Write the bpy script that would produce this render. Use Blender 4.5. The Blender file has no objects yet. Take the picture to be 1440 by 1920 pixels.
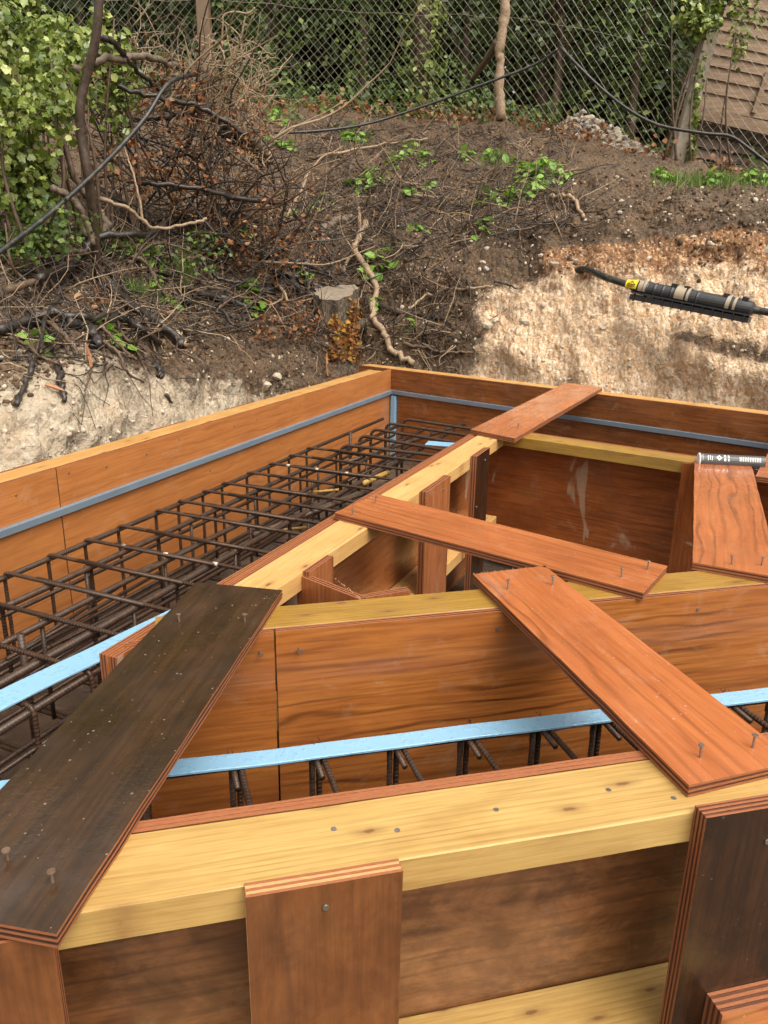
import bpy, math, random
import numpy as np
from mathutils import Matrix, Vector
from mathutils.bvhtree import BVHTree

SC = bpy.context.scene
COL = SC.collection
random.seed(7)
RNG = np.random.default_rng(11)

# ------------------------------------------------------------------ camera
FPX, XV, YV = 1441.0, 650.0, 5400.0          # focal length and vertical vanishing point, in photo pixels
_d = np.array([XV - 720, YV - 960, FPX]); _d /= np.linalg.norm(_d)
_up = -_d; _f = np.array([0, 0, 1.0]); _Y = _f - _up * (_f @ _up); _Y /= np.linalg.norm(_Y)
RC = np.array([np.cross(_Y, _up), _Y, _up])  # rows: world axes seen from the camera
EYE = np.array([0, 0, 0.7])                  # form tops lie at z = 0
cam = bpy.data.cameras.new('camera'); camo = bpy.data.objects.new('camera', cam); COL.objects.link(camo)
M = Matrix.Identity(4)
for i in range(3):
    M[i][0] = RC[i, 0]; M[i][1] = -RC[i, 1]; M[i][2] = -RC[i, 2]; M[i][3] = EYE[i]
camo.matrix_world = M
cam.sensor_fit = 'VERTICAL'; cam.sensor_height = 24.0; cam.lens = FPX / 1920 * 24.0
cam.clip_start = 0.02; cam.clip_end = 500
SC.camera = camo
SC.render.resolution_x, SC.render.resolution_y = 768, 1024

# ------------------------------------------------------------------ sky, sun, exposure
SUN_EL, SUN_AZ = math.radians(58), math.radians(140)      # azimuth clockwise from +Y
w = bpy.data.worlds.new('World'); SC.world = w; w.use_nodes = True
nt = w.node_tree; bg = nt.nodes['Background']
sky = nt.nodes.new('ShaderNodeTexSky'); sky.sky_type = 'NISHITA'; sky.sun_disc = False
sky.sun_elevation = SUN_EL; sky.sun_rotation = SUN_AZ; sky.dust_density = 6; sky.air_density = 1.0; sky.ozone_density = 1
hs = nt.nodes.new('ShaderNodeHueSaturation'); hs.inputs['Saturation'].default_value = 0.06
wb = nt.nodes.new('ShaderNodeMix'); wb.data_type = 'RGBA'; wb.blend_type = 'MULTIPLY'; wb.inputs['Factor'].default_value = 1; wb.inputs['B'].default_value = (1, .955, .87, 1)   # the photo's warm white balance
nt.links.new(sky.outputs[0], hs.inputs['Color']); nt.links.new(hs.outputs[0], wb.inputs['A']); nt.links.new(wb.outputs['Result'], bg.inputs['Color'])
bg.inputs['Strength'].default_value = 0.15
sl = bpy.data.lights.new('sun', 'SUN'); sl.energy = 0.9; sl.angle = math.radians(70); sl.color = (1.0, 0.88, 0.72)
so = bpy.data.objects.new('sun', sl); COL.objects.link(so)
sd = Vector((math.sin(SUN_AZ) * math.cos(SUN_EL), math.cos(SUN_AZ) * math.cos(SUN_EL), math.sin(SUN_EL)))
so.rotation_euler = sd.to_track_quat('Z', 'Y').to_euler()
VS = SC.view_settings
VS.view_transform = 'Standard'; VS.look = 'None'; VS.exposure = 0.84; VS.gamma = 1; VS.use_curve_mapping = False
SC.render.engine = 'CYCLES'
SC.cycles.use_denoising = True
SC.cycles.max_bounces = 5; SC.cycles.transparent_max_bounces = 6

# ------------------------------------------------------------------ geometry helpers
def ray(px, py):
    return RC @ np.array([px - 720.0, py - 960.0, FPX])
def W(px, py, z=0.0):                       # point of the photo at a known height
    r = ray(px, py); return EYE + r * ((z - EYE[2]) / r[2])
def AT(px, py, Y):                          # point of the photo at a known distance
    r = ray(px, py); return EYE + r * (Y / r[1])
def unit(v):
    v = np.asarray(v, float); return v / np.linalg.norm(v)
def frame(o, ex, ey, ez):
    m = Matrix.Identity(4)
    for i in range(3):
        m[i][0], m[i][1], m[i][2], m[i][3] = ex[i], ey[i], ez[i], o[i]
    return m

def mesh(name, v, f, mats, idx=None, uv=None, smooth=False, attr=None):
    me = bpy.data.meshes.new(name)
    me.from_pydata([tuple(p) for p in v] if not isinstance(v, np.ndarray) else v.tolist(), [], f if isinstance(f, list) else f.tolist())
    for m in (mats if isinstance(mats, (list, tuple)) else [mats]):
        me.materials.append(MAT[m])
    if idx is not None:
        me.polygons.foreach_set('material_index', np.asarray(idx, np.int32))
    if uv is not None:
        l = me.uv_layers.new(name='UVMap')
        vi = np.empty(len(me.loops), np.int32); me.loops.foreach_get('vertex_index', vi)
        l.data.foreach_set('uv', np.asarray(uv, np.float32)[vi].ravel())
    if attr:
        for k, a in attr.items():
            at = me.attributes.new(k, 'FLOAT', 'POINT'); at.data.foreach_set('value', np.asarray(a, np.float32))
    if smooth:
        me.polygons.foreach_set('use_smooth', np.ones(len(me.polygons), bool))
    me.update()
    return me

def link(name, me, parent=None, mw=None):
    o = bpy.data.objects.new(name, me); COL.objects.link(o)
    mw = mw or Matrix.Identity(4)
    if parent is not None:
        o.parent = parent
        p = parent; base = Matrix.Identity(4)
        chain = []
        while p is not None:
            chain.append(p.matrix_basis); p = p.parent
        for b in reversed(chain): base = base @ b
        o.matrix_basis = base.inverted() @ mw
    else:
        o.matrix_basis = mw
    return o
def tag(o, label=None, cat=None, group=None, kind=None):
    if label: o['label'] = label
    if cat: o['category'] = cat
    if group: o['group'] = group
    if kind: o['kind'] = kind
    return o
def thing(name, label, cat, loc, group=None):
    o = bpy.data.objects.new(name, None); COL.objects.link(o); o.empty_display_size = 0.1
    o.matrix_basis = Matrix.Translation(Vector([float(x) for x in loc]))
    return tag(o, label, cat, group)

def board_mesh(name, outline, t, face='ply_wall', edge=('edge_a', 'edge_b'), n=5, jit=0.0006, seg=0.07):
    """plywood sheet: outline in local xy, thickness along -z (top face at z = 0), veneers stacked as real layers"""
    pts = []
    for i in range(len(outline)):
        a = np.array(outline[i], float); b = np.array(outline[(i + 1) % len(outline)], float)
        k = max(1, min(26, int(np.linalg.norm(b - a) / seg)))
        for j in range(k): pts.append(a + (b - a) * j / k)
    pts = np.array(pts); N = len(pts)
    c = pts.mean(0)
    nr = np.roll(pts, -1, 0) - np.roll(pts, 1, 0); nr = np.stack([nr[:, 1], -nr[:, 0]], 1); nr /= np.linalg.norm(nr, axis=1)[:, None] + 1e-9
    if ((pts - c) * nr).sum(1).mean() < 0: nr = -nr
    v, f, idx = [], [], []
    for k in range(n):
        ins = 0.0 if k % 2 == 0 else 0.0012
        p = pts - nr * (ins + RNG.uniform(0, jit * 2, N))[:, None]
        for z in (-t * k / n, -t * (k + 1) / n):
            v += [(q[0], q[1], z) for q in p]
    L = 2 * n
    for l in range(L - 1):
        for i in range(N):
            j = (i + 1) % N
            f.append((l * N + i, l * N + j, (l + 1) * N + j, (l + 1) * N + i)); idx.append(1 + (l // 2) % 2)
    f.append(tuple(range(N - 1, -1, -1))); idx.append(0)
    f.append(tuple((L - 1) * N + i for i in range(N))); idx.append(0)
    # wind outward
    area = 0.5 * np.sum(pts[:, 0] * np.roll(pts[:, 1], -1) - np.roll(pts[:, 0], -1) * pts[:, 1])
    if area > 0: f = [tuple(reversed(q)) for q in f]
    return mesh(name, v, f, [face, edge[0], edge[1]], idx)

def timber_mesh(name, L, wy, wz, mat, bev=0.0018, seg=12, wob=0.0012):
    """sawn timber along local x, y from 0 to wy, z from -wz to 0, eased and slightly uneven arrises"""
    b = bev
    sec = [(b, 0), (wy - b, 0), (wy, -b), (wy, -wz + b), (wy - b, -wz), (b, -wz), (0, -wz + b), (0, -b)]
    v, f = [], []
    for i in range(seg + 1):
        x = L * i / seg
        for (y, z) in sec:
            v.append((x, y + RNG.uniform(-wob, wob) * .5, z + RNG.uniform(-wob, wob) * (.15 if z == 0 else .5)))
    for i in range(seg):
        for k in range(8):
            j = (k + 1) % 8
            f.append((i * 8 + k, (i + 1) * 8 + k, (i + 1) * 8 + j, i * 8 + j))
    f.append(tuple(range(8))); f.append(tuple(seg * 8 + k for k in range(7, -1, -1)))
    return mesh(name, v, f, mat)

def tube_arrays(pts, rad, sides=8, cap=True):
    pts = np.asarray(pts, float); n = len(pts)
    rad = np.full(n, rad) if np.isscalar(rad) else np.asarray(rad, float)
    tg = np.zeros_like(pts); tg[1:-1] = pts[2:] - pts[:-2]; tg[0] = pts[1] - pts[0]; tg[-1] = pts[-1] - pts[-2]
    tg /= np.linalg.norm(tg, axis=1)[:, None] + 1e-12
    a = np.array([0, 0, 1.0]) if abs(tg[0][2]) < .9 else np.array([1.0, 0, 0])
    u = np.cross(tg[0], a); u /= np.linalg.norm(u)
    v, uv = [], []; d = 0
    ang = np.arange(sides) * 2 * math.pi / sides
    for i in range(n):
        u = u - tg[i] * (u @ tg[i]); u /= np.linalg.norm(u) + 1e-12
        w_ = np.cross(tg[i], u)
        if i: d += np.linalg.norm(pts[i] - pts[i - 1])
        v.append(pts[i] + rad[i] * (np.cos(ang)[:, None] * u + np.sin(ang)[:, None] * w_))
        uv.append(np.stack([np.arange(sides) / sides, np.full(sides, d)], 1))
    v = np.concatenate(v); uv = np.concatenate(uv)
    f = []
    for i in range(n - 1):
        for k in range(sides):
            j = (k + 1) % sides
            f.append((i * sides + k, i * sides + j, (i + 1) * sides + j, (i + 1) * sides + k))
    if cap:
        f.append(tuple(range(sides - 1, -1, -1))); f.append(tuple((n - 1) * sides + k for k in range(sides)))
    return v, f, uv
def tubes(name, lst, mat, parent=None, sides=8, origin=None, smooth=True):
    """lst of (points, radius); one mesh"""
    V, F, U = [], [], []; o = 0
    for p, r in lst:
        v, f, u = tube_arrays(p, r, sides); V.append(v); U.append(u)
        F += [tuple(i + o for i in q) for q in f]; o += len(v)
    V = np.concatenate(V); U = np.concatenate(U)
    org = np.array(origin) if origin is not None else np.array([V[:, 0].mean(), V[:, 1].mean(), V[:, 2].min()])
    me = mesh(name, V - org, F, mat, uv=U, smooth=smooth)
    return link(name, me, parent, Matrix.Translation(Vector(org.tolist())))
def spline(pts, n=6):
    """Catmull-Rom through pts"""
    P = np.asarray(pts, float)
    if len(P) < 3: return np.array([P[0] + (P[-1] - P[0]) * t for t in np.linspace(0, 1, n + 1)])
    P = np.vstack([2 * P[0] - P[1], P, 2 * P[-1] - P[-2]])
    out = []
    for i in range(1, len(P) - 2):
        for t in np.linspace(0, 1, n, endpoint=False):
            a, b, c, d = P[i - 1], P[i], P[i + 1], P[i + 2]
            out.append(.5 * (2 * b + (c - a) * t + (2 * a - 5 * b + 4 * c - d) * t * t + (3 * b - a - 3 * c + d) * t ** 3))
    out.append(P[-2]); return np.array(out)
def box_arrays(c, s):
    x, y, z = c; a, b, d = s[0] / 2, s[1] / 2, s[2] / 2
    v = [(x + i * a, y + j * b, z + k * d) for k in (-1, 1) for j in (-1, 1) for i in (-1, 1)]
    return v, [(0, 2, 3, 1), (4, 5, 7, 6), (0, 1, 5, 4), (2, 6, 7, 3), (0, 4, 6, 2), (1, 3, 7, 5)]

def rots(n, tilt=None, normals=None):
    """n random rotation matrices; normals tilt the leaf's z axis"""
    if normals is None:
        nz = RNG.normal(size=(n, 3))
    else:
        nz = normals + RNG.normal(size=(n, 3)) * (tilt or .3)
    nz /= np.linalg.norm(nz, axis=1)[:, None] + 1e-9
    a = RNG.normal(size=(n, 3)); ex = a - nz * (a * nz).sum(1)[:, None]; ex /= np.linalg.norm(ex, axis=1)[:, None] + 1e-9
    ey = np.cross(nz, ex)
    return np.stack([ex, ey, nz], 2)
def bulk(name, tv, tf, pos, R, s, mat, parent=None, org=(0, 0, 0), smooth=False):
    """many copies of one small template in one mesh"""
    tv = np.asarray(tv, float); n = len(pos); k = len(tv)
    V = np.einsum('nij,kj->nki', R, tv) * np.asarray(s)[:, None, None] + pos[:, None, :] - np.asarray(org)
    V = V.reshape(-1, 3)
    flat, starts, tot = [], [], []
    m = len(tf)
    per = np.concatenate([np.asarray(q) for q in tf]); ln = np.array([len(q) for q in tf])
    loops = (per[None, :] + (np.arange(n) * k)[:, None]).ravel()
    lt = np.tile(ln, n); ls = np.concatenate([[0], np.cumsum(lt)[:-1]])
    me = bpy.data.meshes.new(name)
    me.vertices.add(len(V)); me.vertices.foreach_set('co', V.astype(np.float32).ravel())
    me.loops.add(len(loops)); me.loops.foreach_set('vertex_index', loops.astype(np.int32))
    me.polygons.add(len(lt)); me.polygons.foreach_set('loop_start', ls.astype(np.int32)); me.polygons.foreach_set('loop_total', lt.astype(np.int32))
    me.materials.append(MAT[mat])
    at = me.attributes.new('rnd', 'FLOAT', 'POINT'); at.data.foreach_set('value', np.repeat(RNG.random(n), k).astype(np.float32))
    if smooth: me.polygons.foreach_set('use_smooth', np.ones(len(lt), bool))
    me.update(calc_edges=True); me.validate()
    return link(name, me, parent, Matrix.Translation(Vector([float(q) for q in org])))

# value noise in numpy, for relief
_T = RNG.random((64, 64, 64))
def vnoise(p):
    p = np.asarray(p, float); i = np.floor(p).astype(int); f = p - i; f = f * f * (3 - 2 * f)
    i &= 63; j = (i + 1) & 63
    r = 0
    for a in (0, 1):
        for b in (0, 1):
            for c in (0, 1):
                wgt = (f[:, 0] if a else 1 - f[:, 0]) * (f[:, 1] if b else 1 - f[:, 1]) * (f[:, 2] if c else 1 - f[:, 2])
                r = r + wgt * _T[(j if a else i)[:, 0], (j if b else i)[:, 1], (j if c else i)[:, 2]]
    return r - .5
def fbm(p, o=4):
    r = 0; a = 1
    for k in range(o):
        r = r + a * vnoise(np.asarray(p) * 2 ** k + k * 7.3); a *= .5
    return r

# ------------------------------------------------------------------ materials
MAT = {}
class NT:
    def __init__(s, name):
        m = bpy.data.materials.new(name); m.use_nodes = True; MAT[name] = m
        s.t = m.node_tree; s.b = s.t.nodes['Principled BSDF']; s.m = m
    def n(s, ty, **kw):
        nd = s.t.nodes.new('ShaderNode' + ty)
        for k, v in kw.items():
            if k.startswith('i_'):
                key = k[2:].replace('_', ' ')
                nd.inputs[int(key) if key.isdigit() else key].default_value = v
            else: setattr(nd, k, v)
        return nd
    def l(s, a, b): s.t.links.new(a, b)
    def math(s, op, a, b=None, clamp=False):
        nd = s.n('Math', operation=op, use_clamp=clamp)
        for i, q in enumerate((a, b)):
            if q is None: continue
            if isinstance(q, (int, float)): nd.inputs[i].default_value = q
            else: s.l(q, nd.inputs[i])
        return nd.outputs[0]
    def mix(s, fac, a, b, blend='MIX'):
        nd = s.n('Mix', data_type='RGBA', blend_type=blend)
        for sock, q in ((nd.inputs['Factor'], fac), (nd.inputs['A'], a), (nd.inputs['B'], b)):
            if isinstance(q, (int, float)): sock.default_value = q
            elif isinstance(q, tuple): sock.default_value = (*q, 1) if len(q) == 3 else q
            else: s.l(q, sock)
        return nd.outputs['Result']
    def ramp(s, x, stops):
        nd = s.n('ValToRGB'); e = nd.color_ramp.elements
        while len(e) < len(stops): e.new(.5)
        for k, (p, c) in enumerate(stops):
            e[k].position = p; e[k].color = (c, c, c, 1) if isinstance(c, (int, float)) else (*c, 1)
        s.l(x, nd.inputs[0]); return nd.outputs[0]
    def coords(s, rnd=True, scale=(1, 1, 1)):
        tc = s.n('TexCoord'); v = tc.outputs['Object']
        if rnd:
            oi = s.n('ObjectInfo'); cmb = s.n('CombineXYZ')
            s.l(s.math('MULTIPLY', oi.outputs['Random'], 41.0), cmb.inputs[0]); s.l(s.math('MULTIPLY', oi.outputs['Random'], 17.0), cmb.inputs[1])
            s.l(s.math('MULTIPLY', oi.outputs['Random'], 23.0), cmb.inputs[2])
            ad = s.n('VectorMath', operation='ADD'); s.l(v, ad.inputs[0]); s.l(cmb.outputs[0], ad.inputs[1]); v = ad.outputs[0]
        return v
    def scl(s, v, sc):
        nd = s.n('VectorMath', operation='MULTIPLY'); s.l(v, nd.inputs[0]); nd.inputs[1].default_value = sc; return nd.outputs[0]
    def noise(s, v, scale, detail=4, rough=.55, dist=0):
        nd = s.n('TexNoise'); s.l(v, nd.inputs['Vector']); nd.inputs['Scale'].default_value = scale
        nd.inputs['Detail'].default_value = detail; nd.inputs['Roughness'].default_value = rough; nd.inputs['Distortion'].default_value = dist
        return nd.outputs['Fac']
    def bump(s, h, strength=.3, dist=.002):
        nd = s.n('Bump'); nd.inputs['Strength'].default_value = strength; nd.inputs['Distance'].default_value = dist
        s.l(h, nd.inputs['Height']); s.l(nd.outputs[0], s.b.inputs['Normal'])
    def out(s, col=None, rough=None, **kw):
        if col is not None:
            if isinstance(col, tuple): s.b.inputs['Base Color'].default_value = (*col, 1)
            else: s.l(col, s.b.inputs['Base Color'])
        if rough is not None:
            if isinstance(rough, (int, float)): s.b.inputs['Roughness'].default_value = rough
            else: s.l(rough, s.b.inputs['Roughness'])
        for k, v in kw.items(): s.b.inputs[k.replace('_', ' ')].default_value = v

def S(r, g, b):            # sRGB 0-255 to linear
    return tuple(((c / 255) / 12.92 if c / 255 <= .04045 else ((c / 255 + .055) / 1.055) ** 2.4) for c in (r, g, b))

def plywood(name, c1, c2, line, fig=.6, stain=.35, stainc=(.05, .025, .012), wet=.5, rough=.42, speck=0.0, drip=0.0, coat=0.0, blotch=0.0, blotchc=(.3, .1, .03), lines=.42, smear=(.52, .40, .31)):
    s = NT(name); v = s.coords()
    fine = s.noise(s.scl(v, (2.6, 60, 60)), 2.0, 3, .65, .2)
    mid = s.noise(s.scl(v, (1.3, 9, 9)), 1.6, 3, .62, 1.6)
    col = s.mix(s.ramp(mid, [(.3, 0), (.7, 1)]), c1, c2)
    if blotch:
        col = s.mix(s.ramp(s.noise(s.scl(v, (2.0, 3.0, 3.0)), 3.6, 5, .72, .5), [(.44, 0), (.62, blotch)]), col, blotchc)
    col = s.mix(s.math('MULTIPLY', s.ramp(fine, [(.40, 1), (.56, 0)]), lines), col, line)
    wv = s.n('TexWave', wave_type='BANDS', bands_direction='Y'); s.l(s.scl(v, (.55, 3.0, 3.0)), wv.inputs['Vector'])
    wv.inputs['Scale'].default_value = 3.1; wv.inputs['Distortion'].default_value = 9.5; wv.inputs['Detail'].default_value = 2.5; wv.inputs['Detail Scale'].default_value = 1.1
    wv.inputs['Detail Roughness'].default_value = .6
    figm = s.math('MULTIPLY', s.ramp(wv.outputs['Fac'], [(.0, 1), (.10, .45), (.26, 0)]), s.ramp(s.noise(s.scl(v, (.9, 3, 3)), 1.5, 2), [(.42, 0), (.6, fig)]))
    col = s.mix(figm, col, line)
    big = s.noise(v, 4.2, 4, .68, .4)
    col = s.mix(s.ramp(big, [(.48, 0), (.74, stain)]), col, stainc)
    sm = s.noise(s.scl(v, (1.6, 2, 2)), 5.0, 4, .72, .5)
    col = s.mix(s.ramp(sm, [(.58, 0), (.78, .24)]), col, smear)
    if drip:
        dn = s.noise(s.scl(v, (5.5, 1.9, 1.9)), 1.0, 4, .62, .5)
        col = s.mix(s.ramp(dn, [(.60, 0), (.625, drip)]), col, (.50, .38, .28))
    if speck:
        vo = s.n('TexVoronoi'); s.l(v, vo.inputs['Vector']); vo.inputs['Scale'].default_value = 110
        gate = s.ramp(s.noise(v, 7, 2), [(.42, .15), (.66, 1)]); vr = s.n('SeparateColor'); s.l(vo.outputs['Color'], vr.inputs[0])
        dot = s.math('LESS_THAN', vo.outputs['Distance'], s.math('MULTIPLY', s.math('POWER', vr.outputs[0], 4.0), .24))
        col = s.mix(s.math('MULTIPLY', s.math('MULTIPLY', dot, gate), speck), col, (.50, .43, .36))
    wn = s.noise(s.scl(v, (1.4, 2.4, 2.4)), 3.0, 3, .65, .6)
    r = s.ramp(wn, [(.34, rough), (.64, rough * (1 - wet))])
    s.bump(s.math('ADD', fine, s.math('MULTIPLY', wn, 1.5)), .25, .0015)
    s.out(col, r); s.b.inputs['Specular IOR Level'].default_value = .6
    if coat:
        s.l(s.ramp(wn, [(.40, 0), (.60, coat)]), s.b.inputs['Coat Weight']); s.b.inputs['Coat Roughness'].default_value = .12
        bp = s.n('Bump'); bp.inputs['Strength'].default_value = .35; bp.inputs['Distance'].default_value = .002
        s.l(s.math('ADD', s.noise(v, 60, 3, .7), s.math('MULTIPLY', wn, 2.0)), bp.inputs['Height']); s.l(bp.outputs[0], s.b.inputs['Coat Normal'])

def timber(name, c1, c2, line, green=0.0, wet=.3):
    s = NT(name); v = s.coords()
    wv = s.n('TexWave', wave_type='BANDS', bands_direction='Y'); s.l(s.scl(v, (.8, 8, 8)), wv.inputs['Vector'])
    wv.inputs['Scale'].default_value = 3.4; wv.inputs['Distortion'].default_value = 12; wv.inputs['Detail'].default_value = 2.5; wv.inputs['Detail Scale'].default_value = .45
    fine = s.noise(s.scl(v, (3.0, 110, 110)), 2.0, 3, .65)
    big = s.noise(s.scl(v, (1, 3, 3)), 4.0, 4, .65, .8)
    col = s.mix(s.ramp(big, [(.32, 0), (.66, 1)]), c1, c2)
    col = s.mix(s.math('MULTIPLY', s.ramp(wv.outputs['Fac'], [(.0, 1), (.30, 0)]), s.ramp(s.noise(v, 9, 2), [(.38, .04), (.68, .50)])), col, line)
    col = s.mix(s.math('MULTIPLY', s.ramp(fine, [(.38, 1), (.55, 0)]), .30), col, line)
    vo = s.n('TexVoronoi', voronoi_dimensions='2D'); s.l(s.scl(v, (4.4, 13, 13)), vo.inputs['Vector']); vo.inputs['Scale'].default_value = 1.0; vo.inputs['Randomness'].default_value = 1
    kd = s.math('ADD', vo.outputs['Distance'], s.math('MULTIPLY', s.noise(v, 70, 2), .06))
    col = s.mix(s.ramp(kd, [(.06, .9), (.075, .5), (.11, .28), (.19, 0)]), col, (.16, .070, .028))
    st = s.noise(s.scl(v, (1.5, 4, 4)), 3.0, 4, .7)
    col = s.mix(s.ramp(st, [(.52, 0), (.72, .30 + green)]), col, (.22, .135, .042))
    s.bump(s.math('ADD', fine, s.math('MULTIPLY', wv.outputs['Fac'], .4)), .25, .0012)
    s.out(col, s.ramp(s.noise(v, 7, 3), [(.4, .55), (.65, .55 * (1 - wet))]))

plywood('ply_wall', (.47, .185, .055), (.39, .140, .040), (.20, .062, .019), fig=.35, stain=.16, wet=.3, lines=.25)
plywood('ply_back', (.30, .105, .030), (.19, .062, .019), (.04, .014, .007), fig=.8, stain=.55, wet=.6, coat=.2)
plywood('ply_front', (.44, .160, .038), (.33, .102, .024), (.065, .018, .006), fig=.8, stain=.16, wet=.55, coat=.15, lines=.32)
plywood('ply_board', (.48, .160, .055), (.37, .108, .036), (.14, .040, .014), fig=.6, lines=.22, stain=.25, stainc=(.16, .055, .024), wet=.72, rough=.36, speck=.5, coat=.4)
plywood('ply_inner', (.40, .122, .034), (.27, .075, .021), (.10, .027, .010), fig=.5, stain=.3, wet=.7, drip=.5, coat=.15)
plywood('ply_lining', (.42, .155, .050), (.32, .105, .034), (.12, .038, .014), fig=.5, stain=.25, wet=.5, drip=.6)
plywood('ply_post', (.40, .140, .050), (.31, .100, .036), (.11, .036, .014), fig=.5, stain=.25, wet=.45)
plywood('ply_dark', (.056, .027, .011), (.030, .015, .007), (.018, .010, .006), fig=.5, stain=.5, stainc=(.013, .008, .005), wet=.72, rough=.45, speck=.45, blotch=.5, blotchc=(.080, .038, .016), smear=(.11, .06, .034), coat=1.0)
plywood('ply_darkpost', (.036, .014, .006), (.020, .009, .004), (.014, .007, .004), fig=.4, stain=.5, stainc=(.012, .006, .004), wet=.4, speck=.15, blotch=.6, blotchc=(.062, .024, .009), smear=(.07, .035, .018), coat=.04)
plywood('ply_brown', (.195, .068, .020), (.112, .040, .013), (.045, .017, .008), fig=.35, stain=.45, stainc=(.035, .015, .007), wet=.4, blotch=.6, blotchc=(.26, .098, .030), smear=(.28, .135, .06), coat=.08, lines=.22)
plywood('ply_weather', (.215, .088, .034), (.125, .052, .021), (.034, .015, .008), fig=.4, stain=.65, stainc=(.028, .014, .008), wet=.6, blotch=.75, blotchc=(.34, .150, .060), smear=(.38, .26, .18), coat=.15, lines=.2)
timber('timber_yellow', (.52, .345, .122), (.43, .265, .082), (.24, .12, .032))
timber('timber_pale', (.66, .41, .165), (.58, .33, .115), (.36, .165, .05))
timber('timber_green', (.38, .22, .043), (.29, .155, .028), (.11, .052, .012), green=.3, wet=.45)
timber('timber_tan', (.56, .33, .115), (.47, .245, .072), (.30, .12, .03))
timber('timber_grey', (.20, .135, .085), (.15, .10, .062), (.06, .04, .026), green=.1)
for nm, c, c2 in (('edge_a', (.36, .135, .055), (.22, .07, .028)), ('edge_b', (.085, .027, .012), (.15, .05, .02)), ('edge_light', (.62, .36, .16), (.45, .22, .09)), ('edge_dark', (.035, .016, .009), (.07, .028, .013))):
    s = NT(nm); v = s.coords()
    q = s.noise(s.scl(v, (30, 30, 400)), 3, 5, .7)
    s.out(s.mix(s.ramp(q, [(.35, 0), (.7, 1)]), c, c2), .6); s.bump(q, .4, .001)

s = NT('rebar'); v = s.coords()                       # rusty ribbed steel
uv = s.n('UVMap'); sx = s.n('SeparateXYZ'); s.l(uv.outputs[0], sx.inputs[0])
ph = s.math('ADD', s.math('MULTIPLY', sx.outputs[1], 2 * math.pi / .0095), s.math('MULTIPLY', s.math('SINE', s.math('MULTIPLY', sx.outputs[0], 2 * math.pi)), 1.1))
rib = s.ramp(s.math('SINE', ph), [(.2, 0), (.75, 1)])
q = s.noise(v, 35, 5, .7); q2 = s.noise(v, 6, 3)
col = s.mix(s.ramp(q, [(.35, 0), (.7, 1)]), (.024, .015, .011), (.100, .050, .028))
col = s.mix(s.ramp(q2, [(.45, 0), (.7, .7)]), col, (.055, .045, .042))
col = s.mix(s.math('MULTIPLY', rib, .30), col, (.17, .095, .055))
s.bump(s.math('ADD', rib, s.math('MULTIPLY', q, .25)), .9, .0022); s.out(col, .42, Metallic=.25)
s = NT('rebar_yellow'); v = s.coords(); q = s.noise(v, 30, 4)
s.out(s.mix(s.ramp(q, [(.5, 0), (.62, 1)]), (.40, .235, .05), (.10, .05, .025)), .5)
s = NT('tape'); s.out((.50, .45, .38), .6)
s = NT('wire'); s.out((.05, .035, .028), .5, Metallic=.5)
s = NT('steel'); v = s.coords(); s.out(s.mix(s.noise(v, 300, 3), (.40, .37, .33), (.22, .19, .16)), .38, Metallic=.8)
s = NT('rust_steel'); v = s.coords(); s.out(s.mix(s.noise(v, 300, 3), (.30, .20, .14), (.12, .07, .045)), .5, Metallic=.5)
s = NT('blue_strip'); v = s.coords(False)              # wet pale blue plastic with standing drops
vo = s.n('TexVoronoi', feature='SMOOTH_F1'); s.l(v, vo.inputs['Vector']); vo.inputs['Scale'].default_value = 75; vo.inputs['Randomness'].default_value = 1
dr = s.math('MULTIPLY', s.ramp(vo.outputs['Distance'], [(.25, 1), (.42, 0)]), s.ramp(s.noise(v, 22, 3), [(.44, 0), (.5, 1)]))
s.bump(dr, .35, .002); s.out(s.mix(s.ramp(s.noise(v, 26, 5, .7), [(.62, 0), (.78, .35)]), s.mix(s.noise(v, 14, 4), (.25, .46, .66), (.21, .41, .60)), (.30, .26, .20)), s.math('SUBTRACT', .42, s.math('MULTIPLY', dr, .3)))
s = NT('blue_batten'); v = s.coords(); s.out(s.mix(s.noise(v, 9, 4), (.175, .225, .280), (.115, .150, .195)), .4)
s = NT('black_plastic'); v = s.coords(); q = s.noise(v, 40, 4); s.out(s.mix(q, (.018, .021, .026), (.04, .042, .045)), .38); s.bump(q, .15, .002)
s = NT('cable_black'); v = s.coords(); q = s.noise(v, 25, 4); s.out(s.mix(s.ramp(q, [(.5, 0), (.8, 1)]), (.016, .017, .018), (.10, .08, .06)), .36)
s = NT('strap'); s.out((.34, .28, .21), .5)
s = NT('label_yellow'); s.out((.82, .60, .02), .4)
s = NT('ink_black'); s.out((.02, .02, .02), .5)
s = NT('ink_white'); s.out((.80, .80, .78), .4)
s = NT('paper'); v = s.coords(); s.out(s.mix(s.noise(v, 30, 3), (.7, .72, .72), (.45, .5, .55)), .6)
s = NT('tube_black'); s.out((.075, .078, .085), .35)

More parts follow.
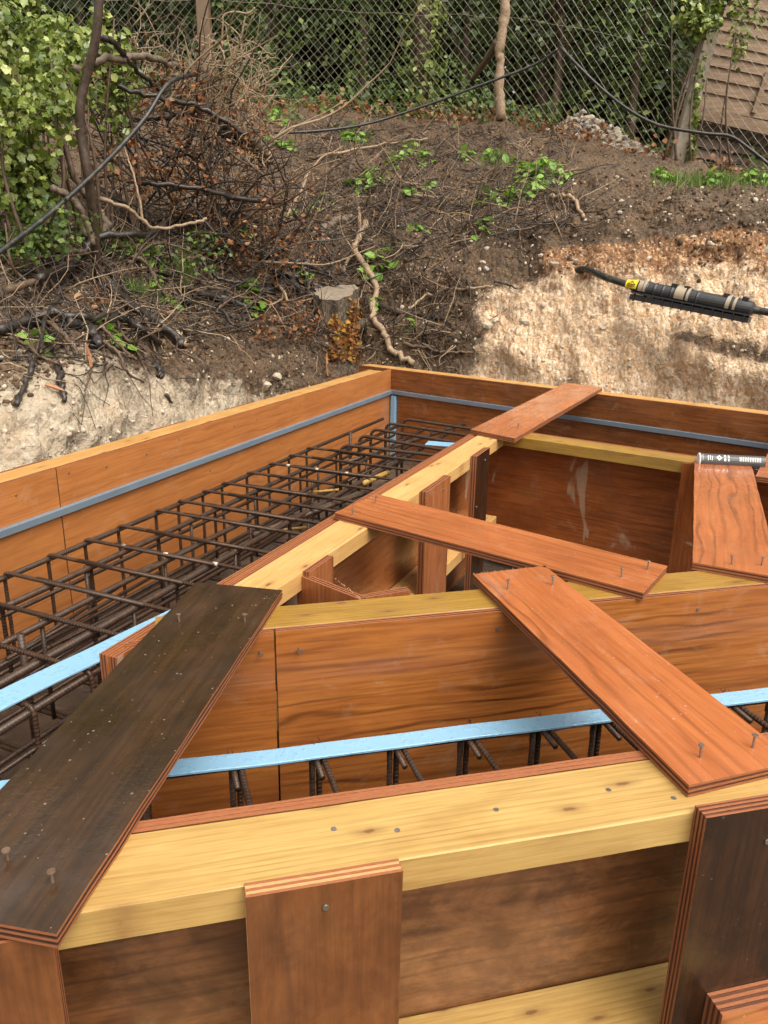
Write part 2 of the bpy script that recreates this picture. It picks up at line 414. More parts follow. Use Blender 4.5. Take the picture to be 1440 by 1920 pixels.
# soils: attribute-driven layers
s = NT('bank_soil'); v = s.coords(False)
def att(n):
    a = s.n('Attribute'); a.attribute_name = n; return a.outputs['Fac']
n1 = s.noise(v, 3.2, 5, .7); n2 = s.noise(v, 14, 5, .75); n3 = s.noise(v, 60, 3, .7)
streak = s.noise(s.scl(v, (9, 9, 1.5)), 3.0, 4, .7)
dirt = s.mix(s.ramp(n2, [(.3, 0), (.72, 1)]), (.046, .029, .016), (.150, .092, .050))
dirt = s.mix(s.ramp(n1, [(.42, 0), (.68, .6)]), dirt, (.19, .110, .055))
clay = s.mix(s.ramp(n2, [(.32, 0), (.7, 1)]), (.16, .068, .028), (.40, .20, .085))
clay = s.mix(s.ramp(n1, [(.5, 0), (.7, .7)]), clay, (.10, .060, .034))
chw = s.mix(s.ramp(s.math('ADD', s.math('MULTIPLY', streak, .5), s.math('MULTIPLY', n2, .5)), [(.34, 0), (.6, 1)]), (.50, .29, .150), (.66, .435, .250))
chw = s.mix(s.ramp(n3, [(.50, 0), (.62, .8)]), chw, (.84, .70, .53))
chw = s.mix(s.ramp(s.noise(s.scl(v, (5, 5, 1.6)), 1.6, 5, .65), [(.52, 0), (.72, .38)]), chw, (.50, .28, .14))
chp = s.mix(s.ramp(n2, [(.32, 0), (.64, 1)]), (.28, .22, .155), (.54, .46, .355))
chp = s.mix(s.ramp(n3, [(.55, 0), (.7, .5)]), chp, (.70, .64, .55))
chp = s.mix(s.ramp(n1, [(.52, 0), (.72, .55)]), chp, (.40, .27, .15))
vc = s.n('TexVoronoi'); s.l(s.scl(v, (1, 1, .45)), vc.inputs['Vector']); vc.inputs['Scale'].default_value = 30; sc_ = s.n('SeparateColor'); s.l(vc.outputs['Color'], sc_.inputs[0])
vc2 = s.n('TexVoronoi'); s.l(s.scl(v, (1, 1, .6)), vc2.inputs['Vector']); vc2.inputs['Scale'].default_value = 75; sc2_ = s.n('SeparateColor'); s.l(vc2.outputs['Color'], sc2_.inputs[0])
chw = s.mix(s.ramp(sc_.outputs[0], [(.65, 0), (.95, .22)]), chw, (.44, .22, .10)); chw = s.mix(s.ramp(sc_.outputs[1], [(.6, 0), (.9, .45)]), chw, (.82, .66, .48))
chw = s.mix(s.ramp(sc2_.outputs[0], [(.75, 0), (.95, .25)]), chw, (.40, .22, .11)); chw = s.mix(s.ramp(sc2_.outputs[1], [(.72, 0), (.85, .6)]), chw, (.86, .76, .62))
chp = s.mix(s.ramp(sc2_.outputs[0], [(.7, 0), (.9, .35)]), chp, (.32, .25, .17)); chp = s.mix(s.ramp(sc_.outputs[0], [(.6, 0), (.8, .35)]), chp, (.46, .35, .24))
chalk = s.mix(att('warm'), chp, chw)
clay = s.mix(s.ramp(sc2_.outputs[0], [(.6, 0), (.8, .7)]), clay, (.09, .045, .022)); clay = s.mix(s.ramp(sc2_.outputs[1], [(.8, 0), (.9, .7)]), clay, (.62, .42, .24))
dirt = s.mix(s.ramp(sc2_.outputs[0], [(.5, 0), (.8, .6)]), dirt, (.026, .018, .012)); dirt = s.mix(s.ramp(sc_.outputs[2], [(.7, 0), (.9, .4)]), dirt, (.17, .105, .062))
col = s.mix(s.ramp(s.math('ADD', att('clay'), s.math('MULTIPLY', s.math('SUBTRACT', n1, .5), .8)), [(.4, 0), (.6, 1)]), dirt, clay)
chm = s.ramp(s.math('ADD', att('chalk'), s.math('MULTIPLY', s.math('SUBTRACT', n2, .5), .9)), [(.34, 0), (.62, 1)])
col = s.mix(chm, col, chalk)
# little flint and chalk crumbs in the soil
vo = s.n('TexVoronoi'); s.l(v, vo.inputs['Vector']); vo.inputs['Scale'].default_value = 42
cr = s.math('MULTIPLY', s.ramp(vo.outputs['Distance'], [(.16, 1), (.24, 0)]), s.ramp(s.noise(v, 7, 4), [(.46, 0), (.6, 1)]))
col = s.mix(s.math('MULTIPLY', cr, .45), col, (.58, .50, .40))
s.bump(s.math('ADD', s.math('ADD', s.math('MULTIPLY', s.math('ADD', n2, s.math('MULTIPLY', vc.outputs['Distance'], -.9)), 1.0), s.math('MULTIPLY', n3, .5)), s.math('MULTIPLY', cr, .4)), .9, .03)
s.out(col, s.ramp(n2, [(.3, .6), (.7, .92)]))
s = NT('floor_soil'); v = s.coords(False); q = s.noise(v, 9, 8, .7); q1 = s.noise(v, 1.4, 5)
s.out(s.mix(s.ramp(q, [(.3, 0), (.7, 1)]), (.03, .022, .016), (.13, .09, .06)), s.ramp(q1, [(.45, .75), (.6, .25)])); s.bump(q, .8, .03)

def simple(name, c1, c2, sc=8, rough=.7, bump=.5, dist=.004, stretch=(1, 1, 1), det=5):
    s = NT(name); v = s.scl(s.coords(), stretch); q = s.noise(v, sc, det, .65)
    s.out(s.mix(s.ramp(q, [(.32, 0), (.68, 1)]), c1, c2), rough); s.bump(q, bump, dist)
simple('stone', (.30, .24, .18), (.66, .58, .47), 30, .8)
simple('clod', (.035, .023, .014), (.15, .09, .05), 14, .85)
simple('flint', (.16, .14, .12), (.55, .50, .43), 22, .7)
simple('concrete', (.25, .215, .165), (.40, .345, .27), 18, .85)
simple('bark_dark', (.012, .010, .009), (.050, .040, .034), 40, .36, .7)
simple('bark_brown', (.055, .033, .021), (.145, .092, .058), 40, .6, .7)
simple('bark_twig', (.030, .020, .014), (.095, .064, .044), 40, .5, .7)
simple('bark_grey', (.07, .052, .038), (.20, .15, .105), 30, .7, .8)
simple('bark_pale', (.20, .135, .082), (.40, .29, .19), 50, .65, .4)
simple('bark_stump', (.035, .026, .019), (.17, .125, .085), 26, .8, 1.0, .02, (3, 3, .5))
simple('stump_cut', (.19, .15, .112), (.29, .235, .18), 30, .7)
simple('cut_wood', (.34, .20, .10), (.55, .36, .20), 40, .6)
simple('old_board', (.17, .112, .072), (.31, .215, .142), 5, .8, .7, .006, (1, 1, 7))
simple('galv', (.24, .21, .165), (.38, .335, .27), 60, .45)
simple('shred', (.33, .13, .06), (.50, .26, .13), 50, .7)

def leafmat(name, ca, cb, cc=None, trans=.3, rough=.42):
    s = NT(name); a = s.n('Attribute'); a.attribute_name = 'rnd'
    oi = s.n('ObjectInfo'); v = s.coords(False)
    fac = s.math('FRACT', s.math('ADD', a.outputs['Fac'], oi.outputs['Random']))
    col = s.ramp(fac, [(0, ca), (.6, cb), (1, cc or cb)])
    s.out(col, rough)
    tr = s.n('BsdfTranslucent'); s.l(s.mix(.5, col, (1, 1, .5), 'MULTIPLY'), tr.inputs[0])
    mx = s.n('MixShader'); mx.inputs[0].default_value = trans
    s.l(s.b.outputs[0], mx.inputs[1]); s.l(tr.outputs[0], mx.inputs[2]); s.l(mx.outputs[0], s.t.nodes['Material Output'].inputs[0])
leafmat('leaf_ivy', (.060, .100, .014), (.20, .265, .045), (.42, .46, .16), .2, .28)
leafmat('leaf_fresh', (.11, .23, .022), (.19, .36, .045), (.27, .44, .08), .3)
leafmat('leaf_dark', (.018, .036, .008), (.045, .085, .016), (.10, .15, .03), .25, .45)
leafmat('leaf_mid', (.034, .070, .012), (.085, .155, .025), (.20, .26, .055), .3, .45)
leafmat('leaf_dead', (.13, .045, .016), (.30, .115, .038), (.46, .25, .12), .25, .6)
leafmat('leaf_brown', (.06, .032, .018), (.16, .085, .042), (.33, .20, .105), .1, .8)
leafmat('moss', (.12, .042, .010), (.23, .085, .015), (.40, .23, .03), .15, .8)
leafmat('grass_blade', (.06, .13, .018), (.12, .24, .03), (.22, .28, .06), .3, .5)

LEAF = [(0, 0, 0), (.36, .02, -.02), (.38, .36, .07), (.50, .46, -.02), (.24, .68, .05), (0, 1.0, -.14), (-.24, .68, .05), (-.50, .46, -.02), (-.38, .36, .07), (-.36, .02, -.02), (0, .45, 0)]
LEAF_F = [(10, i, i + 1) for i in range(0, 9)] + [(10, 9, 0)]
OVAL = [(0, 0, 0), (.30, .25, .08), (.36, .55, .07), (.0, 1, -.08), (-.36, .55, .07), (-.30, .25, .08), (0, .5, 0)]
OVAL_F = [(6, i, (i + 1) % 6) for i in range(6)]
CURL = [(0, 0, 0), (.30, .22, .20), (.26, .62, .26), (.02, .95, .05), (-.22, .66, .22), (-.34, .25, .12), (0, .5, -.04)]
CURL_F = OVAL_F
QUAD = [(0, 0, 0), (.34, .5, .09), (0, 1, -.04), (-.34, .5, .09)]
QUAD_F = [(0, 1, 2), (0, 2, 3)]

# ================================================================== the ground and the bank
GZ = -0.62
g = link('ground', mesh('ground', [(-150, -150, GZ), (150, -150, GZ), (150, 150, GZ), (-150, 150, GZ)], [(0, 1, 2, 3)], 'floor_soil'))
tag(g, 'dark wet earth floor of the dig under the formwork', None, kind='structure')

COLS = {  # photo column: foot distance, then (row, distance) up the bank
 -900: (1.8, (900, 2.0), (720, 2.6), (470, 3.6), (330, 5.0), (190, 8.0)),
 -300: (2.45, (860, 2.7), (700, 3.25), (470, 4.2), (330, 5.6), (190, 8.6)),
 0: (3.0, (800, 3.25), (650, 3.8), (480, 4.8), (330, 6.3), (190, 9.1)),
 200: (3.6, (690, 3.95), (610, 4.3), (500, 5.2), (350, 6.8), (190, 9.4)),
 400: (4.5, (715, 4.78), (640, 5.1), (530, 5.8), (370, 7.2), (185, 9.7)),
 640: (5.7, (705, 5.85), (650, 6.1), (540, 6.5), (370, 7.6), (190, 9.8)),
 900: (5.5, (560, 5.85), (510, 6.0), (430, 6.4), (340, 7.3), (225, 9.3)),
 1080: (5.2, (510, 5.65), (440, 5.9), (385, 6.2), (330, 7.0), (265, 8.9)),
 1260: (4.9, (545, 5.38), (430, 5.65), (370, 5.85), (340, 6.5), (303, 8.4)),
 1440: (4.6, (575, 5.1), (440, 5.4), (385, 5.6), (352, 6.2), (338, 8.0)),
 1800: (4.1, (580, 4.5), (450, 4.8), (390, 5.0), (365, 5.6), (352, 7.4)),
 2400: (3.4, (590, 3.7), (460, 4.0), (400, 4.2), (375, 4.8), (365, 6.6))}
cp = sorted(COLS)
CT = []
for c in cp:
    d = COLS[c]; r0 = AT(c, 700, d[0]); r0[2] = GZ - .03
    row = [r0] + [AT(c, y, Y) for y, Y in d[1:]]
    far = row[-1].copy(); far = far + unit([far[0], far[1], 0]) * 5; far[2] += .35; row.append(far)
    far2 = far + unit([far[0], far[1], 0]) * 60; far2[2] += 1.5; row.append(far2)
    CT.append(row)
CT = np.array(CT)                                      # columns x rows x 3
NU, rows_n = 420, [34, 22, 34, 40, 44, 20, 8]
us = np.interp(np.linspace(0, 1, NU), np.linspace(0, 1, 9), [-900, -300, 0, 350, 700, 1050, 1440, 1800, 2400])
vs = np.concatenate([np.linspace(i, i + 1, n, endpoint=False) for i, n in enumerate(rows_n)] + [[7.0]])
U, V = np.meshgrid(us, vs, indexing='ij')
def ctrl(u, v):
    iu = np.clip(np.searchsorted(cp, u, 'right') - 1, 0, len(cp) - 2); cpa = np.array(cp)
    fu = np.clip((u - cpa[iu]) / (cpa[iu + 1] - cpa[iu]), 0, 1)[..., None]; iv = np.clip(v.astype(int), 0, 6); fv = (v - iv)[..., None]
    return (CT[iu, iv] * (1 - fu) + CT[iu + 1, iv] * fu) * (1 - fv) + (CT[iu, iv + 1] * (1 - fu) + CT[iu + 1, iv + 1] * fu) * fv
P = ctrl(U, V)
for _ in range(14):
    Q = P.copy()
    Q[1:-1] += (P[2:] + P[:-2] - 2 * P[1:-1]) * .25; P = Q.copy()
    Q[:, 2:-1] += (P[:, 3:] + P[:, 1:-2] - 2 * P[:, 2:-1]) * .22; P = Q
du = np.gradient(P, axis=0); dv = np.gradient(P, axis=1); NRM = np.cross(du, dv); NRM /= np.linalg.norm(NRM, axis=2)[..., None] + 1e-9
if NRM[..., 2].mean() < 0: NRM = -NRM
flat = P.reshape(-1, 3)
rel = fbm(flat * [1.6, 1.6, 1.6], 3).reshape(U.shape) * .16 + fbm(flat * 6.0, 4).reshape(U.shape) * .085 + np.abs(fbm(flat * [24, 24, 14.0], 2)).reshape(U.shape) * .055 - np.abs(fbm(flat * 3.1 + 9, 3)).reshape(U.shape) * .09
rel += (fbm(flat * [11, 11, 2.2], 3).reshape(U.shape) * .05 + np.abs(fbm(flat * [27, 27, 6.0] + 3, 2)).reshape(U.shape) * .035) * np.clip(1.5 - V, 0, 1)      # vertical tooth scrapes in the cut face
fade = np.clip(V / .25, 0, 1) * np.clip((6.2 - V), 0.2, 1)
# the dark shelf that runs below the cable joint
shelf = np.exp(-((V - .62 - .0002 * (1440 - U)) / .10) ** 2) * np.clip((U - 1180) / 120, 0, 1) * .10
P = P + NRM * (rel * fade + shelf)[..., None]
right = np.clip((U - 860) / 60, 0, 1)
wob = fbm(flat * 1.7, 4).reshape(U.shape)
chalk = np.where(U < 600, np.clip(1.55 - V + wob * .9, 0, 1) * np.clip((640 - U) / 160, 0, 1), 0) + right * np.clip(1.50 - V + wob * .9, 0, 1)
chalk *= 1 - .85 * np.exp(-((V - .72 - .0002 * (1440 - U)) / .05) ** 2) * np.clip((U - 1180) / 120, 0, 1)
clay = np.clip((U - 930) / 150, 0, 1) * np.clip(2.35 - V + wob * 1.4, 0, 1) * np.clip(V - .4, 0, 1)
nv = len(vs)
ii, jj = np.meshgrid(np.arange(NU - 1), np.arange(nv - 1), indexing='ij')
a = (ii * nv + jj).ravel(); quads = np.stack([a, a + nv, a + nv + 1, a + 1], 1)
bme = mesh('bank', P.reshape(-1, 3), quads, 'bank_soil', smooth=True, attr={'chalk': chalk.ravel(), 'clay': clay.ravel(), 'warm': right.ravel()})
BANK = link('earth_bank', bme); tag(BANK, 'cut earth bank with chalk face below and dark topsoil above', None, kind='structure')
BVH = BVHTree.FromPolygons([tuple(p) for p in P.reshape(-1, 3).tolist()], quads.tolist())
def bank(px, py, lift=0.0):
    """point and normal where this photo pixel meets the bank"""
    r = ray(px, py); r = r / np.linalg.norm(r)
    h = BVH.ray_cast(Vector(EYE.tolist()), Vector(r.tolist()))
    if h[0] is None: p = AT(px, py, 9.0); n = np.array([0, 0, 1.0])
    else: p = np.array(h[0]); n = np.array(h[1]); n = n if n[2] > 0 or n[1] < 0 else -n
    return p + n * lift, n
def drop(x, y, z0=6.0):
    h = BVH.ray_cast(Vector((x, y, z0)), Vector((0, 0, -1)))
    return h[0].z if h[0] is not None else 0.0
def onbank(pts, lift=.01):
    return np.array([bank(px, py, lift)[0] for px, py in pts])

# pebbles: one small rock mesh per kind, the larger ones singly, the crumbs as stuff
def rock_mesh(name, mat, seed):
    r = np.random.default_rng(seed)
    t = (1 + 5 ** .5) / 2
    v = np.array([(-1, t, 0), (1, t, 0), (-1, -t, 0), (1, -t, 0), (0, -1, t), (0, 1, t), (0, -1, -t), (0, 1, -t), (t, 0, -1), (t, 0, 1), (-t, 0, -1), (-t, 0, 1)], float)
    v /= np.linalg.norm(v[0]); v *= r.uniform(.7, 1.15, (12, 1)); v *= [1, .8, .62]
    f = [(0, 11, 5), (0, 5, 1), (0, 1, 7), (0, 7, 10), (0, 10, 11), (1, 5, 9), (5, 11, 4), (11, 10, 2), (10, 7, 6), (7, 1, 8), (3, 9, 4), (3, 4, 2), (3, 2, 6), (3, 6, 8), (3, 8, 9), (4, 9, 5), (2, 4, 11), (6, 2, 10), (8, 6, 7), (9, 8, 1)]
    return mesh(name, v, f, mat), v, f
ROCKS = [rock_mesh('stone', 'stone', k) for k in range(4)] + [rock_mesh('flint', 'flint', k + 9) for k in range(3)]
def put_rock(p, r, parent, k=None, sink=.3):
    o = bpy.data.objects.new('stone', random.choice(ROCKS)[0] if k is None else ROCKS[k][0]); COL.objects.link(o); o.parent = parent
    base = parent.matrix_basis.inverted()
    m = Matrix.Translation(Vector([float(q) for q in p])) @ Matrix.Rotation(random.uniform(0, 6.28), 4, 'Z') @ Matrix.Rotation(random.uniform(-.6, .6), 4, 'X') @ Matrix.Diagonal((r, r, r, 1))
    o.matrix_basis = base @ m
    return o
for px, py, r in ((1300, 445, .030), (1322, 450, .02), (1165, 378, .026), (1247, 398, .018), (1255, 402, .016), (1440, 470, .05), (425, 636, .034), (430, 625, .02), (328, 626, .05), (905, 492, .03), (912, 505, .035), (500, 720, .04), (520, 705, .05), (915, 610, .05), (930, 600, .04), (985, 605, .05), (980, 660, .03), (1080, 490, .03), (1015, 480, .03), (1040, 495, .04), (55, 730, .03), (120, 630, .02), (1130, 615, .03), (1210, 505, .02), (1305, 515, .02), (1330, 498, .02), (870, 440, .018), (884, 452, .02), (1270, 470, .016), (1090, 470, .02)):
    p, n = bank(px, py); put_rock(p, r, BANK)
for k in range(60):                                   # pale flints loose on the soil
    px = random.uniform(0, 1440); py = random.uniform(380, 700) if px < 900 else random.uniform(340, 740)
    if px < 560 and py < 620: continue
    p, n = bank(px, py); put_rock(p, random.choice((.012, .014, .018, .024)), BANK)
pos, nn = [], []
for k in range(2200):
    px = random.uniform(-150, 1600); py = random.uniform(330, 860)
    p, n = bank(px, py)
    pos.append(p); nn.append(n)
pos = np.array(pos); sz = RNG.gamma(2.0, .0032, len(pos)) + .003
o = bulk('gravel', ROCKS[1][1], ROCKS[1][2], pos, rots(len(pos)), sz, 'stone'); tag(o, 'small pale chalk and flint crumbs scattered over the earth bank', None, kind='stuff')
def on_soil(px, py):
    if px > 870: return py < 455 + 40 * math.sin(px * .02) + random.gauss(0, 25)
    return py < np.interp(px, [0, 150, 300, 450, 600], [760, 690, 680, 705, 760]) + random.gauss(0, 14)
pos = np.array([bank(*q)[0] for q in [(random.uniform(-100, 1500), random.uniform(225, 800)) for _ in range(12000)] if on_soil(*q)])
pos = pos[pos[:, 1] < 9.2]; sz = RNG.gamma(2.2, .0042, len(pos)) + .003
o = bulk('soil_crumbs', ROCKS[2][1], ROCKS[2][2], pos, rots(len(pos)), sz, 'clod'); tag(o, 'loose dark crumbs of earth over the bank', None, kind='stuff')

# ================================================================== formwork
nail_v, nail_f = [], []
def nail_mesh(name, L, rs, rh, mat):
    prof = [(0, rs), (L - .0015, rs), (L - .0015, rh), (L, rh * .92)]
    v, f = [], []; n = 10
    for z, r in prof: v += [(r * math.cos(a * 2 * math.pi / n), r * math.sin(a * 2 * math.pi / n), z) for a in range(n)]
    for k in range(3):
        for a in range(n): f.append((k * n + a, k * n + (a + 1) % n, (k + 1) * n + (a + 1) % n, (k + 1) * n + a))
    f.append(tuple(3 * n + a for a in range(n)))
    return mesh(name, v, f, mat)
MAT_NAIL = nail_mesh('nail', .022, .0019, .0048, 'steel')
MAT_NAILR = nail_mesh('rusty_nail', .016, .0021, .0052, 'rust_steel')
SCREW = nail_mesh('screw', .0022, .0035, .0042, 'steel')
def nail(p, parent, nrm=(0, 0, 1), me=None, lean=.12):
    q = Vector(nrm).to_track_quat('Z', 'Y').to_matrix().to_4x4()
    m = Matrix.Translation(Vector([float(x) for x in p])) @ q @ Matrix.Rotation(random.uniform(-lean, lean), 4, 'X') @ Matrix.Rotation(random.uniform(-lean, lean), 4, 'Y')
    return link('nail' if me is not SCREW else 'screw', me or MAT_NAIL, parent, m)

class Wall:
    """a vertical form side: x along the wall, outward normal n (towards the face that is seen)"""
    def __init__(s, a, b, n_hint):
        s.a = np.array([a[0], a[1], 0.0]); d = np.array([b[0] - a[0], b[1] - a[1], 0.0]); s.L = np.linalg.norm(d); s.d = d / s.L
        n = np.array([s.d[1], -s.d[0], 0]); s.n = n if n @ np.array([*n_hint, 0]) > 0 else -n
    def at(s, x, off=0.0, z=0.0): return s.a + s.d * x + s.n * off + np.array([0, 0, z])
    def ply(s, x0, x1, z0, z1, off, t, parent, mat='ply_wall', name='plywood_sheet', edge=('edge_a', 'edge_b'), n=5, vert=False):
        """sheet whose seen face lies at off; material below runs back by t; vert: grain runs upright"""
        up = np.array([0, 0, 1.0])
        if vert:
            o = s.at(x0, off, z0); ex, ey = up, (s.d if np.cross(up, s.d) @ s.n > 0 else -s.d)
            if ey @ s.d < 0: o = s.at(x1, off, z0)
            ol = [(0, 0), (z1 - z0, 0), (z1 - z0, x1 - x0), (0, x1 - x0)]
        else:
            ex, ey = s.d, up
            if np.cross(ex, ey) @ s.n < 0: o = s.at(x1, off, z0); ex = -s.d
            else: o = s.at(x0, off, z0)
            ol = [(0, 0), (x1 - x0, 0), (x1 - x0, z1 - z0), (0, z1 - z0)]
        me = board_mesh(name, ol, t, mat, edge, n)
        return link(name, me, parent, frame(o, ex, ey, s.n))
    def timber(s, x0, x1, z, off, wdt, h, parent, mat, name='top_rail'):
        """timber lying flat; its seen side at off, runs back from the face by wdt, top at z"""
        o = s.at(x0, off - wdt, z); ex, ey = s.d, s.n
        if np.cross(ex, ey)[2] < 0: o = s.at(x1, off - wdt, z); ex = -s.d
        return link(name, timber_mesh(name, x1 - x0, wdt, h, mat), parent, frame(o, ex, ey, (0, 0, 1)))
    def screw(s, x, z, off, parent, me=None): return nail(s.at(x, off, z), parent, s.n, me or SCREW, .05)

LW = Wall(W(0, 909), W(734, 692), (1, -.4))
BWs = Wall(W(734, 692), W(1440, 778), (-.6, -.8))
IL = Wall(W(185, 1225), W(883, 812), (-1, .4))
IB = Wall(W(1000, 811), W(1310, 855), (.6, .8))
FR = Wall(W(515, 1185), W(1440, 1100), (.2, -1))
OF = Wall(W(285, 1535), W(1210, 1405), (-.2, 1))

t = thing('outer_form_wall', 'long orange plywood form wall with pale timber top rail against the chalk cut', 'form wall', LW.at(1, -.05, GZ))
LW.ply(-2.6, .232, GZ, 0, 0, .018, t); LW.ply(.236, LW.L - .003, GZ, 0, 0, .018, t)
LW.timber(-2.6, LW.L - .12, 0, -.0195, .098, .047, t, 'timber_tan')
LW.timber(-2.6, LW.L - .12, -.44, -.0195, .098, .047, t, 'timber_tan', 'lower_rail')
LW.timber(-2.6, LW.L - .006, -.142, .019, .019, .027, t, 'blue_batten', 'level_batten')
for x in (-.9, .12, .9, 1.5, 2.1, 2.6, 3.0):
    LW.ply(x, x + .2, GZ, -.002, -.12, .018, t, 'ply_post', 'brace_plate', vert=True)
for k in range(16): LW.screw(-.15 + k * .21 + random.uniform(-.02, .02), random.choice((-.03, -.05, -.22)), 0, t)
LWT = t

t = thing('outer_form_wall', 'dark stained plywood form wall crossing behind, with thin pale top rail', 'form wall', BWs.at(1.2, -.05, GZ))
BWs.ply(-.30, 4.6, GZ, 0, 0, .018, t, 'ply_back')
BWs.timber(-.29, 4.6, .0, -.0195, .098, .047, t, 'timber_tan')
BWs.timber(.004, 4.6, -.142, .019, .019, .027, t, 'blue_batten', 'level_batten')
link('corner_batten', timber_mesh('corner_batten', .44, .04, .022, 'blue_strip', .002, 6), t, frame(BWs.at(.014, .0235, -.182), (0, 0, -1), BWs.d, np.cross((0, 0, -1), BWs.d)))
for k in range(9): BWs.screw(.15 + k * .33 + random.uniform(-.03, .03), random.choice((-.05, -.07, -.24)), 0, t)

# ---- inner form: left side, back side, front side
t = thing('inner_form_wall', 'inner form side with pale knotty top rail running beside the rebar cage', 'form wall', IL.at(1, -.05, GZ))
LI = IL.L + .10
IL.ply(0, LI, GZ, 0, 0, .018, t, 'ply_wall'); IL.ply(.004, LI - .02, GZ, -.003, -.0195, .018, t, 'ply_lining', 'plywood_lining')
IL.timber(.16, LI - .0, 0, -.039, .1, .047, t, 'timber_pale')
IL.timber(.30, LI - .1, -.36, -.039, .098, .047, t, 'timber_pale', 'lower_rail')
ILT = t
def plate(name, px0, px1, w, z1, z0, t_, parent, mat, wall=IL, off=-.14, edge=('edge_a', 'edge_b'), vert=True):
    x = (np.array([px0, px1]) if not isinstance(px0, tuple) else np.array([(W(*px0, z1) - wall.a) @ wall.d, (W(*px1, z1) - wall.a) @ wall.d]))
    x0, x1 = sorted(x); L2 = Wall(wall.at(0), wall.at(1), -wall.n[:2])
    return L2.ply(x0, x1, z0, z1, -off + t_, t_, parent, mat, name, edge, vert=vert)
p1 = plate('brace_plate', (777, 920), (833, 890), 0, .004, GZ, .024, t, 'ply_post')
x = (W(890, 862, 0) - IL.a) @ IL.d
plate('brace_plate', x + .02, x + .19, 0, .008, GZ, .024, t, 'ply_darkpost', off=-.141)
plate('brace_plate', (566, 1070), (614, 1040), 0, .002, GZ, .018, t, 'ply_post')
x2 = (W(833, 890, 0) - IL.a) @ IL.d
plate('brace_plate', 1.405, 1.485, 0, -.285, GZ, .020, t, 'ply_darkpost', off=-.141)
L2 = Wall(IL.at(0), IL.at(1), -IL.n[:2])
L2.screw(x2 - .08, -.03, .14 + .0245, t); L2.screw(x + .13, -.03, .141 + .0245, t); L2.screw(x + .05, -.2, .141 + .0245, t)
# off-cut plates standing on edge in the corner, braced between the two sides
a, b = W(556, 1077, -.01), W(676, 1124, -.01)
dg = Wall(a, b, (-.5, -1)); c = thing('corner_brace', 'rough sawn plywood plate standing diagonally in the inner corner', 'brace', dg.at(dg.L / 2, -.01, GZ))
dg.ply(0, dg.L, GZ, -.01, 0, .02, c, 'ply_post', vert=True)
a, b = W(682, 1121, -.012), W(770, 1106, -.012)
dg = Wall(a, b, (.2, -1)); c = thing('corner_brace', 'short plywood plate on edge just behind the front inner rail', 'brace', dg.at(dg.L / 2, -.01, GZ))
dg.ply(0, dg.L, GZ, -.012, 0, .02, c, 'ply_post', vert=True)

t = thing('inner_form_wall', 'inner form side at the back, red brown wet plywood under a greenish rail', 'form wall', IB.at(.5, -.05, GZ))
xb = (IL.at(IL.L + .08, 0) - IB.a) @ IB.d
IB.ply(-.22, 3.2, GZ, 0, 0, .018, t, 'ply_inner')
IB.timber(-.13, .86, 0, -.0195, .105, .047, t, 'timber_green')
IB.timber(-.10, 3.1, -.50, -.0195, .098, .047, t, 'timber_green', 'lower_rail')
IB.timber(1.0, 3.1, 0, -.0195, .105, .047, t, 'timber_green')
IBr = Wall(IB.at(0), IB.at(1), -IB.n[:2])
xx = (W(1262, 880) - IB.a) @ IB.d
IBr.ply(xx, xx + .17, GZ, -.002, .105 + .0195 + .0205, .018, t, 'ply_inner', 'brace_plate', vert=True)
link('packer', timber_mesh('packer', .10, .07, .035, 'timber_pale'), t, frame(IBr.at(-.20, .03, -.058), IB.d, -IB.n, np.cross(IB.d, -IB.n)))

t = thing('inner_form_wall', 'front inner form side of streaky orange plywood under a greenish treated rail', 'form wall', FR.at(.4, -.05, GZ))
XL = (IL.at(.0, -.02) - FR.a) @ FR.d
FR.ply(XL + .03, -.0015, GZ, 0, 0, .018, t, 'ply_front'); FR.ply(.0015, 2.1, GZ, .001, .0015, .018, t, 'ply_front')
FR.timber(XL + .08, 2.05, 0, -.0195, .10, .047, t, 'timber_green')
for px, py in ((486, 1212), (558, 1204), (917, 1161), (1287, 1128)):
    z = -.04; q = (W(px, py, z) - FR.a) @ FR.d; FR.screw(q, z, .0015 if q > 0 else 0, t, MAT_NAILR if px < 600 else SCREW)

# ---- outer form at the front
t = thing('outer_form_wall', 'front outer form with thick yellow knotty rail over dark weathered plywood', 'form wall', OF.at(.5, -.05, GZ))
OFo = Wall(OF.at(0), OF.at(1), -OF.n[:2])           # the side that faces the camera
ox_end = float((W(1303, 1490) - OF.a) @ OF.d) - .026
OF.ply(-.14, 1.5, GZ, 0, 0, .021, t, 'ply_weather', edge=('edge_a', 'edge_a'))
OF.timber(-.11, ox_end + .21, 0, -.023, .118, .050, t, 'timber_yellow')
OF.timber(-.06, ox_end + .6, -.415, -.023, .118, .050, t, 'timber_yellow', 'lower_rail')
ow = .141
def ox(px, py, z=0.0): return (W(px, py, z) - OF.a) @ OF.d
OFo.ply(ox(457, 1656), ox(747, 1612), GZ, .004, ow + .0225, .022, t, 'ply_brown', 'brace_plate', ('edge_a', 'edge_light'), vert=True)
OFo.ply(ox(1303, 1490) - .024, ox(1303, 1490) + .19, GZ, .012, ow + .0265, .026, t, 'ply_darkpost', 'brace_plate', ('edge_a', 'edge_b'), 7, vert=True)
x0 = ox(92, 1765); OFo.ply(x0 - .26, x0 - .0, GZ, -.005, ow + .0205, .020, t, 'ply_brown', 'brace_plate', vert=True)
OFo.screw((W(607, 1671, -.02) - OF.a) @ OF.d, -.03, ow + .0225, t); OFo.screw(ox(1400, 1520, -.03) - .0, -.045, ow + .0265, t)
xx = ox(1303, 1490) + .028
OFo.ply(xx, xx + .105, -.405, -.305, ow + .0265 + .0365, .036, t, 'ply_board', 'screw_block', ('edge_a', 'edge_b'), 7)
